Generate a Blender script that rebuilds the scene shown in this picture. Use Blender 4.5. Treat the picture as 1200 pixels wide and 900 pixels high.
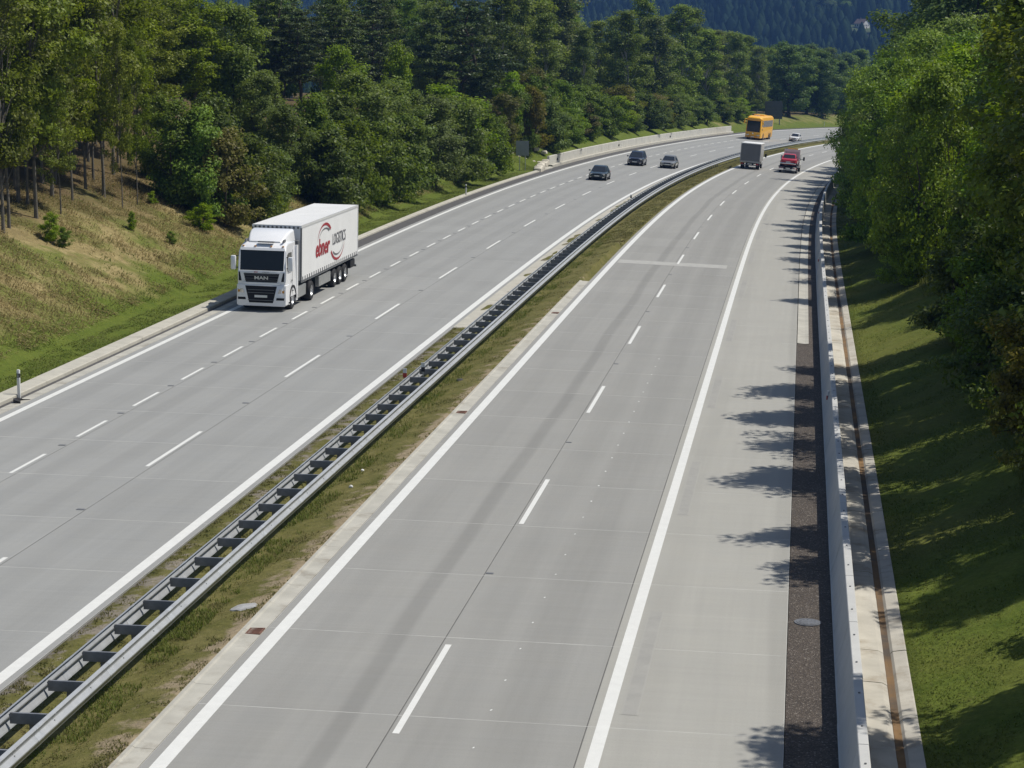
import bpy, bmesh, math, random
import numpy as np
from mathutils import Matrix, Vector

for _o in list(bpy.data.objects):
    bpy.data.objects.remove(_o)
scene = bpy.context.scene
COL = scene.collection
random.seed(7)
R = math.radians

# ------------------------------------------------------------ camera, sky, sun
CAM_H, PITCH, ROLL, FPX = 12.897, 0.15932, 0.00183, 2454.6
cam = bpy.data.cameras.new('camera')
cam.sensor_fit = 'HORIZONTAL'; cam.sensor_width = 36.0
cam.lens = 36.0 * FPX / 1200.0
cam.clip_start = 0.5; cam.clip_end = 9000
cam_o = bpy.data.objects.new('camera', cam); COL.objects.link(cam_o)
_R = Vector((1, 0, 0)); _F = Vector((0, math.cos(PITCH), -math.sin(PITCH))); _U = Vector((0, math.sin(PITCH), math.cos(PITCH)))
_X = _R * math.cos(ROLL) + _U * math.sin(ROLL); _Y = _U * math.cos(ROLL) - _R * math.sin(ROLL)
cam_o.matrix_world = Matrix(((_X.x, _Y.x, -_F.x, 0), (_X.y, _Y.y, -_F.y, 0), (_X.z, _Y.z, -_F.z, CAM_H), (0, 0, 0, 1)))
scene.camera = cam_o

SUN_EL, SUN_AZ = R(59), R(80)          # azimuth clockwise from +Y (the camera's heading)
world = bpy.data.worlds.new('World'); scene.world = world; world.use_nodes = True
_nt = world.node_tree
_sky = _nt.nodes.new('ShaderNodeTexSky'); _sky.sky_type = 'NISHITA'; _sky.sun_disc = False
_sky.sun_elevation = SUN_EL; _sky.sun_rotation = SUN_AZ
_nt.links.new(_sky.outputs[0], _nt.nodes['Background'].inputs[0])
_nt.nodes['Background'].inputs[1].default_value = 0.085
sun = bpy.data.lights.new('sun', 'SUN'); sun.energy = 4.3; sun.angle = R(0.53); sun.color = (1.0, 0.955, 0.87)
sun_o = bpy.data.objects.new('sun', sun); COL.objects.link(sun_o)
_d = Vector((math.cos(SUN_EL) * math.sin(SUN_AZ), math.cos(SUN_EL) * math.cos(SUN_AZ), math.sin(SUN_EL)))
sun_o.rotation_euler = _d.to_track_quat('Z', 'Y').to_euler(); sun_o.location = (60, 60, 120)
scene.view_settings.view_transform = 'Standard'; scene.view_settings.look = 'None'
scene.view_settings.exposure = 0.06; scene.view_settings.gamma = 1.0
scene.view_settings.use_curve_mapping = False
scene.cycles.max_bounces = 5; scene.cycles.diffuse_bounces = 2; scene.cycles.transparent_max_bounces = 8
# ------------------------------------------------------------ road alignment (s along the road, off to the right)
S0, S1 = -120, 1000
SG = np.arange(S0, S1, 1.0)
_kn = np.array([0, 60, 120, 180, 240, 300, 360, 440, 560, 700, 800.])
_kv = np.array([.491, -.035, .036, .545, .767, .725, .672, .616, .56, .3, 0]) * 1e-3
_k = np.interp(SG, _kn, _kv); _k[SG < 0] = 0
_h = 0.12367 + np.cumsum(_k)
HG = _h
_ix = int(-S0)
_sx, _cy = np.cumsum(np.sin(_h)), np.cumsum(np.cos(_h))
XG = -7.2646 + _sx - _sx[_ix - 1]; YG = _cy - _cy[_ix - 1]
_sl = np.interp(SG, [0, 100, 200, 300, 420, 560, 760, 900], np.array([0, -.118, -1.2514, -1.9524, -2.63, -3.3, -1.5, 0]) * 1e-2)
_sl[SG < 0] = 0
ZG = np.cumsum(_sl)

def A(x): return np.asarray(x, float)
def cross(s): return -.00306 - .08864 * np.clip(s, 0, 400) / 300
def zroad(s, off):
    """height of the paved surface planes"""
    s, off = np.broadcast_arrays(A(s), A(off))
    z = np.interp(s, SG, ZG); c = cross(s)
    o = np.clip(off, -22.4, 10.2)
    zr = z + c * np.maximum(o, -4.7)
    zl = z + c * -6.0 - .37685 + (c + .0106) * (np.minimum(o, -6.4) + 6.0)
    t = np.clip((o + 6.4) / 1.7, 0, 1)
    return np.where(o >= -4.7, zr, np.where(o <= -6.4, zl, zl * (1 - t) + zr * t))
def xy(s, off):
    s, off = np.broadcast_arrays(A(s), A(off))
    h = np.interp(s, SG, HG)
    return np.interp(s, SG, XG) + off * np.cos(h), np.interp(s, SG, YG) - off * np.sin(h)
def smooth(x, a, b):
    t = np.clip((x - a) / (b - a), 0, 1); return t * t * (3 - 2 * t)
def wob(s, o, f, ph):
    return np.sin(s * f + ph) * np.cos(o * f * 1.3 + ph * 2.1) + .5 * np.sin(s * f * 2.3 + o * f * 1.7 + ph * 3)
def terr(s, off):
    """natural ground: banks left and right, median"""
    s, off = np.broadcast_arrays(A(s), A(off))
    z = zroad(s, off)
    # left bank
    d = np.maximum(-22.2 - off, 0)
    wall = smooth(s, 228, 231) * (1 - smooth(s, 362, 380))
    hb = np.interp(s, [0, 60, 170, 230, 300, 380, 460, 600], [9, 9, 8.5, 5.0, 4.0, 3.2, 2.5, 2.0])
    d1 = np.maximum(d - 1.6 * (1 - wall) - .3, 0)
    base = wall * 1.08 * smooth(d, 0.02, 0.2)
    bl = hb * (1 - np.exp(-d1 * .50 / hb * (1 + .12 * d1 / hb))) 
    bl = bl + .03 * np.minimum(d, 60) + np.minimum(d, 6) / 6 * .18 * wob(s, off, .35, 1.0) * (d > 1.5)
    zL = base + bl
    # right bank
    e = np.maximum(off - 9.95, 0)
    hr = np.interp(s, [0, 40, 160, 260, 400, 600], [6, 6, 6, 5, 3, 2])
    br = hr * (1 - np.exp(-(e * .22 + .035 * e * e) / hr)) + .03 * np.minimum(e, 60) + np.minimum(e, 6) / 6 * .12 * wob(s, off, .4, 2.0) * (e > 1)
    return z + np.where(off < -22.2, zL, 0) + np.where(off > 9.95, br, 0)
def P3(s, off, dz=0.0, t=False):
    x, y = xy(s, off); z = (terr(s, off) if t else zroad(s, off)) + dz
    return Vector((float(x), float(y), float(z)))
def project(p):
    """used only to check sizes while laying the scene out"""
    d = Vector(p) - Vector((0, 0, CAM_H)); z = d.dot(_F)
    return 600 + FPX * d.dot(_X) / z, 450 - FPX * d.dot(_Y) / z, FPX / z
def heading(s): return float(np.interp(s, SG, HG))
def frame(s, off, direction=1, dz=0.0, tilt=True):
    """matrix with +Y along the road (direction 1) or against it (-1)"""
    o = P3(s, off, dz)
    f = (P3(s + 1.5, off) - P3(s - 1.5, off)) * direction
    r = (P3(s, off + .5) - P3(s, off - .5)) * direction
    if not tilt: f.z = 0; r.z = 0
    f.normalize(); u = r.cross(f).normalized(); r = f.cross(u)
    return Matrix(((r.x, f.x, u.x, o.x), (r.y, f.y, u.y, o.y), (r.z, f.z, u.z, o.z), (0, 0, 0, 1)))
# ------------------------------------------------------------ material helpers
def newmat(name):
    m = bpy.data.materials.new(name); m.use_nodes = True
    nt = m.node_tree; return m, nt, nt.nodes['Principled BSDF']
def nd(nt, typ, **kw):
    n = nt.nodes.new('ShaderNode' + typ)
    for k, v in kw.items():
        if k.startswith('_'): setattr(n, k[1:], v)
        else:
            key = int(k[1:]) if k[0] == 'i' and k[1:].isdigit() else k.replace('__', ' ')
            if isinstance(v, bpy.types.NodeSocket): nt.links.new(v, n.inputs[key])
            else: n.inputs[key].default_value = v
    return n
def noise(nt, vec, scale, detail=4, rough=.6, dist=0):
    return nd(nt, 'TexNoise', Vector=vec, Scale=scale, Detail=detail, Roughness=rough, Distortion=dist).outputs[0]
def rng(nt, v, a, b, c, d):
    return nd(nt, 'MapRange', Value=v, i1=a, i2=b, i3=c, i4=d).outputs[0]
def ramp(nt, v, stops):
    n = nd(nt, 'ValToRGB', Fac=v); cr = n.color_ramp
    while len(cr.elements) < len(stops): cr.elements.new(.5)
    for e, (p, c) in zip(cr.elements, stops):
        e.position = p; e.color = (*c, 1) if len(c) == 3 else c
    return n.outputs[0]
def mixc(nt, f, a, b, mode='MIX'):
    n = nd(nt, 'Mix', _data_type='RGBA', _blend_type=mode); n.clamp_factor = True
    for sock, v in ((n.inputs[0], f), (n.inputs[6], a), (n.inputs[7], b)):
        if isinstance(v, bpy.types.NodeSocket): nt.links.new(v, sock)
        elif isinstance(v, (int, float)): sock.default_value = v
        else: sock.default_value = (*v, 1)
    return n.outputs[2]
def math_(nt, op, a, b=0.0, c=0.0):
    return nd(nt, 'Math', _operation=op, i0=a, i1=b, i2=c).outputs[0]
def scalec(nt, col, f):
    g = nd(nt, 'CombineColor', Red=f, Green=f, Blue=f).outputs[0]
    return mixc(nt, 1.0, col, g, 'MULTIPLY')
def bump(nt, p, h, strength=.3, dist=.02):
    b = nd(nt, 'Bump', Strength=strength, Distance=dist, Height=h); nt.links.new(b.outputs[0], p.inputs['Normal'])
def mat(name, col, rough=.6, metal=0.0, var=.08, scale=3.0, bmp=0.0, bscale=40, coat=0.0, spec=.5, dirt=None):
    m, nt, p = newmat(name)
    geo = nd(nt, 'TexCoord').outputs['Object']
    f = rng(nt, noise(nt, geo, scale, 5), .3, .7, 1 - var, 1 + var)
    c = scalec(nt, (*col, 1)[:3] if False else nd(nt, 'RGB').outputs[0], f)
    for n in nt.nodes:
        if n.bl_idname == 'ShaderNodeRGB': n.outputs[0].default_value = (*col, 1)
    if dirt:
        dm = rng(nt, noise(nt, geo, dirt[1], 6, .7), dirt[2], dirt[2] + .15, 0, dirt[3])
        c = mixc(nt, dm, c, dirt[0])
    nt.links.new(c, p.inputs['Base Color'])
    p.inputs['Roughness'].default_value = rough; p.inputs['Metallic'].default_value = metal
    p.inputs['Coat Weight'].default_value = coat; p.inputs['Specular IOR Level'].default_value = spec
    if bmp: bump(nt, p, noise(nt, geo, bscale, 3), bmp, .01)
    return m

# ------------------------------------------------------------ mesh helpers
class MB:
    def __init__(self): self.v = []; self.f = []; self.m = []
    def add(self, vs, fs, mi=0):
        b = len(self.v); self.v += [tuple(x) for x in vs]
        for f in fs: self.f.append(tuple(b + i for i in f)); self.m.append(mi)
        return self
    def box(self, x0, x1, y0, y1, z0, z1, mi=0):
        return self.add([(x0, y0, z0), (x1, y0, z0), (x1, y1, z0), (x0, y1, z0), (x0, y0, z1), (x1, y0, z1), (x1, y1, z1), (x0, y1, z1)],
                        [(0, 3, 2, 1), (4, 5, 6, 7), (0, 1, 5, 4), (1, 2, 6, 5), (2, 3, 7, 6), (3, 0, 4, 7)], mi)
    def rbox(self, x0, x1, y0, y1, z0, z1, r, mi=0, seg=2):
        bm = bmesh.new(); bmesh.ops.create_cube(bm, size=1)
        bmesh.ops.scale(bm, verts=bm.verts, vec=(x1 - x0, y1 - y0, z1 - z0)); bmesh.ops.translate(bm, verts=bm.verts, vec=((x0 + x1) / 2, (y0 + y1) / 2, (z0 + z1) / 2))
        bmesh.ops.bevel(bm, geom=list(bm.edges), offset=r, segments=seg, affect='EDGES', profile=.5)
        bm.verts.index_update()
        self.add([v.co[:] for v in bm.verts], [[v.index for v in f.verts] for f in bm.faces], mi); bm.free(); return self
    def cyl(self, p0, p1, r0, r1=None, n=16, mi=0, cap=True):
        r1 = r0 if r1 is None else r1
        p0, p1 = Vector(p0), Vector(p1); a = (p1 - p0).normalized()
        u = a.orthogonal().normalized(); w = a.cross(u)
        vs = [p0 + (u * math.cos(t) + w * math.sin(t)) * r0 for t in [2 * math.pi * i / n for i in range(n)]]
        vs += [p1 + (u * math.cos(t) + w * math.sin(t)) * r1 for t in [2 * math.pi * i / n for i in range(n)]]
        fs = [(i, (i + 1) % n, n + (i + 1) % n, n + i) for i in range(n)]
        if cap: fs += [tuple(range(n - 1, -1, -1)), tuple(range(n, 2 * n))]
        return self.add(vs, fs, mi)
    def loft(self, rings, mi=0, cap=True, closed=True):
        n = len(rings[0]); vs = [p for r in rings for p in r]; fs = []
        for j in range(len(rings) - 1):
            for i in range(n if closed else n - 1):
                k = (i + 1) % n; fs.append((j * n + i, j * n + k, (j + 1) * n + k, (j + 1) * n + i))
        if cap: fs += [tuple(range(n - 1, -1, -1)), tuple((len(rings) - 1) * n + i for i in range(n))]
        return self.add(vs, fs, mi)
    def quad(self, a, b, c, d, mi=0): return self.add([a, b, c, d], [(0, 1, 2, 3)], mi)
    def panel(self, pts, t, mi=0):
        """polygon given as points, thickened by t along its normal"""
        P = [Vector(p) for p in pts]; nn = (P[1] - P[0]).cross(P[2] - P[0]).normalized() * t
        n = len(P)
        return self.add([*P, *[p + nn for p in P]], [tuple(range(n - 1, -1, -1)), tuple(range(n, 2 * n))] + [(i, (i + 1) % n, n + (i + 1) % n, n + i) for i in range(n)], mi)
    def mesh(self, name, mats, smooth=False, fixn=True):
        me = bpy.data.meshes.new(name); me.from_pydata(self.v, [], self.f)
        for m in (mats if isinstance(mats, (list, tuple)) else [mats]): me.materials.append(m)
        if any(self.m): me.polygons.foreach_set('material_index', self.m)
        if fixn:
            bm = bmesh.new(); bm.from_mesh(me); bmesh.ops.recalc_face_normals(bm, faces=bm.faces); bm.to_mesh(me); bm.free()
        if smooth:
            me.polygons.foreach_set('use_smooth', [True] * len(me.polygons)); me.set_sharp_from_angle(angle=R(38))
        me.update(); return me
    def obj(self, name, mats, parent=None, mw=None, smooth=False, fixn=True):
        return put(name, self.mesh(name, mats, smooth, fixn), parent, mw)
def put(name, me, parent=None, mw=None):
    o = bpy.data.objects.new(name, me); COL.objects.link(o)
    if parent: o.parent = parent
    if mw is not None: o.matrix_local = mw
    return o
def tag(o, label=None, cat=None, group=None, kind=None):
    if label: o['label'] = label
    if cat: o['category'] = cat
    if group: o['group'] = group
    if kind: o['kind'] = kind
    return o
def empty(name, mw, label=None, cat=None, group=None, kind=None):
    o = bpy.data.objects.new(name, None); COL.objects.link(o); o.matrix_world = mw; o.empty_display_size = .3
    return tag(o, label, cat, group, kind)
def npmesh(name, v, f, mats, uv=None, fmat=None, smooth=False):
    """fast mesh from numpy arrays; f is (n,3) or (n,4)"""
    me = bpy.data.meshes.new(name); v = np.ascontiguousarray(v, np.float32); f = np.ascontiguousarray(f, np.int32)
    k = f.shape[1]; me.vertices.add(len(v)); me.vertices.foreach_set('co', v.ravel())
    me.loops.add(f.size); me.loops.foreach_set('vertex_index', f.ravel())
    me.polygons.add(len(f)); me.polygons.foreach_set('loop_start', np.arange(0, f.size, k, dtype=np.int32))
    me.polygons.foreach_set('loop_total', np.full(len(f), k, np.int32))
    for m in (mats if isinstance(mats, (list, tuple)) else [mats]): me.materials.append(m)
    if fmat is not None: me.polygons.foreach_set('material_index', np.asarray(fmat, np.int32))
    me.polygons.foreach_set('use_smooth', np.full(len(f), bool(smooth)))
    if uv is not None:
        l = me.uv_layers.new(name='UVMap'); l.data.foreach_set('uv', np.asarray(uv, np.float32)[f.ravel()].ravel())
    me.update(calc_edges=True); me.validate(); return me
def sweep(name, sv, prof, mats, parent=None, ref=None, closed=False, smooth=False, pm=None, base=0.0, t=False):
    """sweep a cross profile [(off, dz)] along the road; uv = (off, s)"""
    sv = A(sv); n = len(prof); off = A([p[0] for p in prof]); dz = A([p[1] for p in prof])
    SS, OO = np.meshgrid(sv, off, indexing='ij')
    X, Y = xy(SS, OO); zf = terr if t else zroad
    Z = (zf(SS, OO) if ref is None else zf(SS, np.full_like(OO, ref))) + dz[None, :] + base
    v = np.stack([X, Y, Z], -1).reshape(-1, 3); uv = np.stack([OO, SS], -1).reshape(-1, 2)
    m = len(sv); c = n if closed else n - 1
    j, i = np.meshgrid(np.arange(m - 1), np.arange(c), indexing='ij'); k = (i + 1) % n
    f = np.stack([j * n + i, j * n + k, (j + 1) * n + k, (j + 1) * n + i], -1).reshape(-1, 4)
    fm = None if pm is None else A(pm)[i.ravel() % len(pm)]
    me = npmesh(name, v, f, mats, uv, fm, smooth)
    if closed:
        bm = bmesh.new(); bm.from_mesh(me); bm.verts.ensure_lookup_table()
        for b in (0, (m - 1) * n):
            try: bm.faces.new([bm.verts[b + q] for q in range(n)])
            except ValueError: pass
        bmesh.ops.recalc_face_normals(bm, faces=bm.faces); bm.to_mesh(me); bm.free()
    return put(name, me, parent)
def slist(a, b, step):
    n = max(2, int(math.ceil((b - a) / step)) + 1); return np.linspace(a, b, n)
# ------------------------------------------------------------ materials
def concrete_road(name, base, tracks, soft=.05):
    """pale brushed concrete; uv = (offset, chainage). tracks = [(offset, half width, darkening)] worn wheel tracks"""
    m, nt, p = newmat(name)
    uv = nd(nt, 'UVMap').outputs[0]; sep = nd(nt, 'SeparateXYZ', Vector=uv)
    u, v = sep.outputs[0], sep.outputs[1]
    long_ = nd(nt, 'CombineXYZ', X=math_(nt, 'MULTIPLY', u, 5.0), Y=math_(nt, 'MULTIPLY', v, .10)).outputs[0]
    trans = nd(nt, 'CombineXYZ', X=math_(nt, 'MULTIPLY', u, .25), Y=math_(nt, 'MULTIPLY', v, 7.0)).outputs[0]
    f = rng(nt, noise(nt, uv, .22, 4), .3, .7, .965, 1.035)
    f = math_(nt, 'MULTIPLY', f, rng(nt, noise(nt, long_, 1.0, 4), .3, .7, .97, 1.03))
    f = math_(nt, 'MULTIPLY', f, rng(nt, noise(nt, trans, 1.0, 3), .3, .7, .97, 1.03))
    f = math_(nt, 'MULTIPLY', f, rng(nt, noise(nt, uv, 26, 3, .8), .25, .75, .93, 1.07))
    f = math_(nt, 'MULTIPLY', f, rng(nt, nd(nt, 'ObjectInfo').outputs['Random'], 0, 1, 1 - soft, 1 + soft))
    wig = rng(nt, noise(nt, nd(nt, 'CombineXYZ', X=math_(nt, 'MULTIPLY', v, .03)).outputs[0], 1.0, 2), .3, .7, -.15, .15)
    for (o, w, k) in tracks:
        d = math_(nt, 'ABSOLUTE', math_(nt, 'ADD', math_(nt, 'SUBTRACT', u, o), wig))
        f = math_(nt, 'MULTIPLY', f, nd(nt, 'MapRange', _interpolation_type='SMOOTHSTEP', Value=d, i1=w * .35, i2=w, i3=1 - k, i4=1).outputs[0])
    spots = rng(nt, noise(nt, uv, 2.2, 6, .75), .72, .78, 0, .12)
    c = scalec(nt, mixc(nt, rng(nt, noise(nt, uv, .8, 3), .35, .65, 0, 1), base, tuple(x * k for x, k in zip(base, (.985, .99, 1.0)))), f)
    c = mixc(nt, spots, c, (.13, .125, .115))
    nt.links.new(c, p.inputs['Base Color']); p.inputs['Roughness'].default_value = .82; p.inputs['Specular IOR Level'].default_value = .3
    bump(nt, p, noise(nt, uv, 60, 3), .25, .006)
    return m
def leafmat(name, col, col2, hue=.5, gloss=.22, trans=.42, olive=0.0):
    m, nt, p = newmat(name)
    isl = nd(nt, 'NewGeometry').outputs['Random Per Island']; oi = nd(nt, 'ObjectInfo').outputs['Random']
    oc = nd(nt, 'TexCoord').outputs['Object']
    c = mixc(nt, rng(nt, noise(nt, oc, .9, 3), .35, .65, 0, 1), col, col2)
    c = scalec(nt, c, rng(nt, isl, 0, 1, .6, 1.5))
    h = nd(nt, 'HueSaturation', Hue=rng(nt, oi, 0, 1, .478, .506), Saturation=rng(nt, math_(nt, 'FRACT', math_(nt, 'MULTIPLY', oi, 7.3)), 0, 1, .85, 1.1),
           Value=rng(nt, math_(nt, 'FRACT', math_(nt, 'MULTIPLY', oi, 3.7)), 0, 1, .78, 1.42), Color=c).outputs[0]
    nt.links.new(h, p.inputs['Base Color']); p.inputs['Roughness'].default_value = .5; p.inputs['Specular IOR Level'].default_value = gloss
    tr = nd(nt, 'BsdfTranslucent', Color=mixc(nt, .4, h, (.26, .34, .01)))
    mx = nd(nt, 'MixShader', Fac=trans); nt.links.new(p.outputs[0], mx.inputs[1]); nt.links.new(tr.outputs[0], mx.inputs[2])
    nt.links.new(mx.outputs[0], nt.nodes['Material Output'].inputs[0])
    return m
def blademat(name, cols, trans=.4):
    m, nt, p = newmat(name)
    isl = nd(nt, 'NewGeometry').outputs['Random Per Island']; pos = nd(nt, 'NewGeometry').outputs['Position']
    c = ramp(nt, rng(nt, math_(nt, 'ADD', math_(nt, 'MULTIPLY', isl, .55), math_(nt, 'MULTIPLY', noise(nt, pos, .45, 4), .9)), .2, 1.2, 0, 1), [(i / (len(cols) - 1), x) for i, x in enumerate(cols)])
    nt.links.new(c, p.inputs['Base Color']); p.inputs['Roughness'].default_value = .7; p.inputs['Specular IOR Level'].default_value = .2
    tr = nd(nt, 'BsdfTranslucent', Color=c); mx = nd(nt, 'MixShader', Fac=trans)
    nt.links.new(p.outputs[0], mx.inputs[1]); nt.links.new(tr.outputs[0], mx.inputs[2]); nt.links.new(mx.outputs[0], nt.nodes['Material Output'].inputs[0])
    return m
M = {}
M['slab_r'] = concrete_road('concrete_right', (.272, .268, .250), [(-2.75, .55, .05), (-1.15, .32, .17), (.75, .6, .06), (2.2, .8, .09), (7.17, .2, .05)], .025)
M['slab_sh'] = concrete_road('concrete_shoulder', (.335, .327, .296), [(7.25, .35, .10), (4.5, .5, .05)], .012)
M['slab_l'] = concrete_road('concrete_left', (.275, .276, .264), [(-19.4, .55, .09), (-17.6, .5, .06), (-15.6, .5, .08), (-13.9, .5, .07), (-11.8, .6, .05), (-10.1, .5, .04)], .025)
M['joint'] = mat('joint_filler', (.45, .445, .42), .9, var=.3, scale=.7)
M['joint_d'] = mat('joint_sealant', (.11, .108, .10), .8, var=.3, scale=.9)
M['gutter'] = mat('gutter_concrete', (.40, .385, .335), .9, var=.14, scale=1.1, bmp=.3, bscale=30, dirt=((.16, .13, .09), .9, .55, .5))
M['gutter_w'] = mat('gutter_worn', (.42, .395, .34), .9, var=.18, scale=.8, bmp=.3, bscale=30, dirt=((.20, .15, .09), .7, .52, .6))
M['rust'] = mat('rusty_silt', (.20, .115, .045), .95, var=.4, scale=2.0, bmp=.3, dirt=((.05, .045, .04), .25, .42, .9))
M['kerb'] = mat('kerb_concrete', (.42, .40, .34), .9, var=.12, scale=1.3, bmp=.3, dirt=((.18, .16, .10), 1.2, .58, .5))
M['asphalt_d'] = mat('dark_asphalt', (.075, .072, .07), .9, var=.25, scale=4, bmp=.5, bscale=60)
M['barrier'] = mat('barrier_concrete', (.47, .47, .455), .85, var=.07, scale=1.5, bmp=.2, dirt=((.26, .25, .23), .8, .58, .4))
M['wall'] = mat('wall_concrete', (.50, .485, .43), .88, var=.1, scale=.8, bmp=.2, dirt=((.28, .26, .20), .6, .56, .45))
M['zinc'] = mat('galvanised_steel', (.40, .415, .43), .5, .3, var=.10, scale=2.5, dirt=((.25, .245, .24), 1.5, .57, .4))
M['zinc_d'] = mat('weathered_steel', (.20, .21, .23), .55, .3, var=.25, scale=3.0, dirt=((.13, .09, .06), 2.0, .62, .5))
M['zinc_s'] = mat('splice_steel', (.42, .44, .46), .5, .3, var=.15, scale=6, dirt=((.22, .17, .13), 5.0, .55, .5))
M['iron'] = mat('cast_iron', (.17, .175, .185), .6, .5, var=.2, scale=8, bmp=.4)
M['rustiron'] = mat('rusty_grate', (.16, .075, .05), .8, .2, var=.3, scale=8)
M['plastic_w'] = mat('white_plastic', (.72, .72, .70), .5, var=.04)
M['plastic_k'] = mat('black_plastic', (.025, .025, .027), .5, var=.2)
M['red_refl'] = mat('red_reflector', (.42, .03, .025), .3, var=.05)
M['stone'] = mat('grey_stone', (.34, .34, .335), .9, var=.2, scale=4, bmp=.5)
M['stone_w'] = mat('pale_stone', (.56, .52, .43), .9, var=.2, scale=3, bmp=.5)
M['sign_back'] = mat('bare_aluminium', (.30, .32, .35), .5, .4, var=.06)
M['rubber'] = mat('tyre_rubber', (.022, .022, .023), .85, var=.2, scale=10)
def paintmat():
    m, nt, p = newmat('road_paint'); uv = nd(nt, 'UVMap').outputs[0]
    f = rng(nt, noise(nt, uv, 3, 6, .7), .3, .7, .93, 1.04)
    tr = nd(nt, 'CombineXYZ', X=math_(nt, 'MULTIPLY', nd(nt, 'SeparateXYZ', Vector=uv).outputs[0], .3), Y=nd(nt, 'SeparateXYZ', Vector=uv).outputs[1]).outputs[0]
    f = math_(nt, 'MULTIPLY', f, rng(nt, noise(nt, tr, 8, 3), .62, .68, 1, .93))
    c = scalec(nt, mixc(nt, 0, (.66, .66, .63), (.66, .66, .63)), f); w = rng(nt, noise(nt, uv, 9, 5, .8), .66, .74, 0, .5)
    nt.links.new(mixc(nt, w, c, (.36, .36, .34)), p.inputs['Base Color']); p.inputs['Roughness'].default_value = .6
    return m
M['paint'] = paintmat()
def stainmat(name, col, amount, sc, base=(.275, .272, .257), mid=None):
    m, nt, p = newmat(name); uv = nd(nt, 'UVMap').outputs[0]
    f = rng(nt, noise(nt, uv, sc, 5, .7), .35, .65, amount * .3, amount)
    if mid: f = math_(nt, 'MULTIPLY', f, rng(nt, math_(nt, 'ABSOLUTE', math_(nt, 'SUBTRACT', nd(nt, 'SeparateXYZ', Vector=uv).outputs[0], mid[0])), mid[1] * .7, mid[1], 1, 0))
    nt.links.new(mixc(nt, f, base, col), p.inputs['Base Color']); p.inputs['Roughness'].default_value = .85
    return m
M['old_mark'] = stainmat('ground_off_marking', (.272, .267, .248), 1.0, 1.5, (.33, .323, .296), (4.30, .17))
M['pale_mark'] = stainmat('pale_dust', (.40, .395, .37), 1.0, 2.0)
def gravelmat():
    m, nt, p = newmat('dark_gravel'); uv = nd(nt, 'UVMap').outputs[0]
    vor = nd(nt, 'TexVoronoi', Vector=uv, Scale=34.0)
    c = ramp(nt, nd(nt, 'SeparateColor', Color=vor.outputs['Color']).outputs[0], [(0, (.045, .036, .029)), (.6, (.075, .060, .048)), (.93, (.11, .09, .074)), (1, (.28, .25, .21))])
    c = scalec(nt, c, rng(nt, noise(nt, uv, 1.2, 4), .3, .7, .8, 1.15))
    nt.links.new(c, p.inputs['Base Color']); p.inputs['Roughness'].default_value = .95
    bump(nt, p, vor.outputs['Distance'], .8, .03); return m
M['gravel'] = gravelmat()
def groundmat(name, kind):
    m, nt, p = newmat(name); uv = nd(nt, 'UVMap').outputs[0]; sep = nd(nt, 'SeparateXYZ', Vector=uv)
    u, v = sep.outputs[0], sep.outputs[1]; pos = nd(nt, 'NewGeometry').outputs['Position']
    n1 = noise(nt, pos, .16, 4); n2 = noise(nt, pos, .9, 5, .7); n3 = noise(nt, pos, 6, 4, .8)
    green = mixc(nt, rng(nt, n2, .3, .7, 0, 1), (.072, .104, .014), (.120, .145, .026))
    if kind == 'left':
        straw = mixc(nt, rng(nt, n2, .35, .65, 0, 1), (.20, .16, .070), (.31, .25, .12))
        d = math_(nt, 'ADD', math_(nt, 'SUBTRACT', -22.2, u), rng(nt, n1, .2, .8, -2.4, 2.4))
        dry = rng(nt, d, 3.2, 4.6, 0, 1)
        near = rng(nt, v, 125, 165, 1, .45)
        patch = rng(nt, noise(nt, pos, .28, 5, .65), .44, .58, 1, .15)
        c = mixc(nt, math_(nt, 'MULTIPLY', math_(nt, 'MULTIPLY', dry, near), patch), green, straw)
        c = mixc(nt, rng(nt, d, 7.5, 12, 0, .9), c, mixc(nt, n2, (.060, .042, .022), (.12, .085, .045)))
    elif kind == 'median':
        soil = mixc(nt, n2, (.20, .16, .10), (.30, .245, .165))
        c = mixc(nt, rng(nt, n2, .3, .7, 0, 1), (.085, .088, .022), (.17, .15, .058))
        edge = math_(nt, 'MULTIPLY', rng(nt, u, -5.6, -4.7, .02, .34), rng(nt, v, 70, 125, 1, .15))
        c = mixc(nt, rng(nt, math_(nt, 'SUBTRACT', math_(nt, 'ADD', noise(nt, pos, 1.1, 5, .65), edge), .5), .16, .26, 0, 1), c, soil)
        left = rng(nt, u, -7.6, -7.9, 0, 1)
        c = mixc(nt, math_(nt, 'MULTIPLY', left, rng(nt, n2, .5, .58, 0, 1)), c, (.21, .185, .15))
    else:
        c = mixc(nt, rng(nt, n1, .4, .6, 0, .5), green, (.135, .125, .034))
        e = math_(nt, 'ADD', math_(nt, 'SUBTRACT', u, 9.9), rng(nt, n1, .2, .8, -1.5, 1.5))
        c = mixc(nt, rng(nt, e, 5.0, 7.5, 0, .9), c, mixc(nt, n2, (.055, .038, .02), (.105, .075, .04)))
    c = scalec(nt, c, rng(nt, n3, .25, .75, .7, 1.3))
    nt.links.new(c, p.inputs['Base Color']); p.inputs['Roughness'].default_value = .95; p.inputs['Specular IOR Level'].default_value = .1
    bump(nt, p, n3, .6, .08); return m
M['g_left'] = groundmat('bank_left_grass', 'left'); M['g_med'] = groundmat('median_grass', 'median'); M['g_right'] = groundmat('bank_right_grass', 'right')
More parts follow.
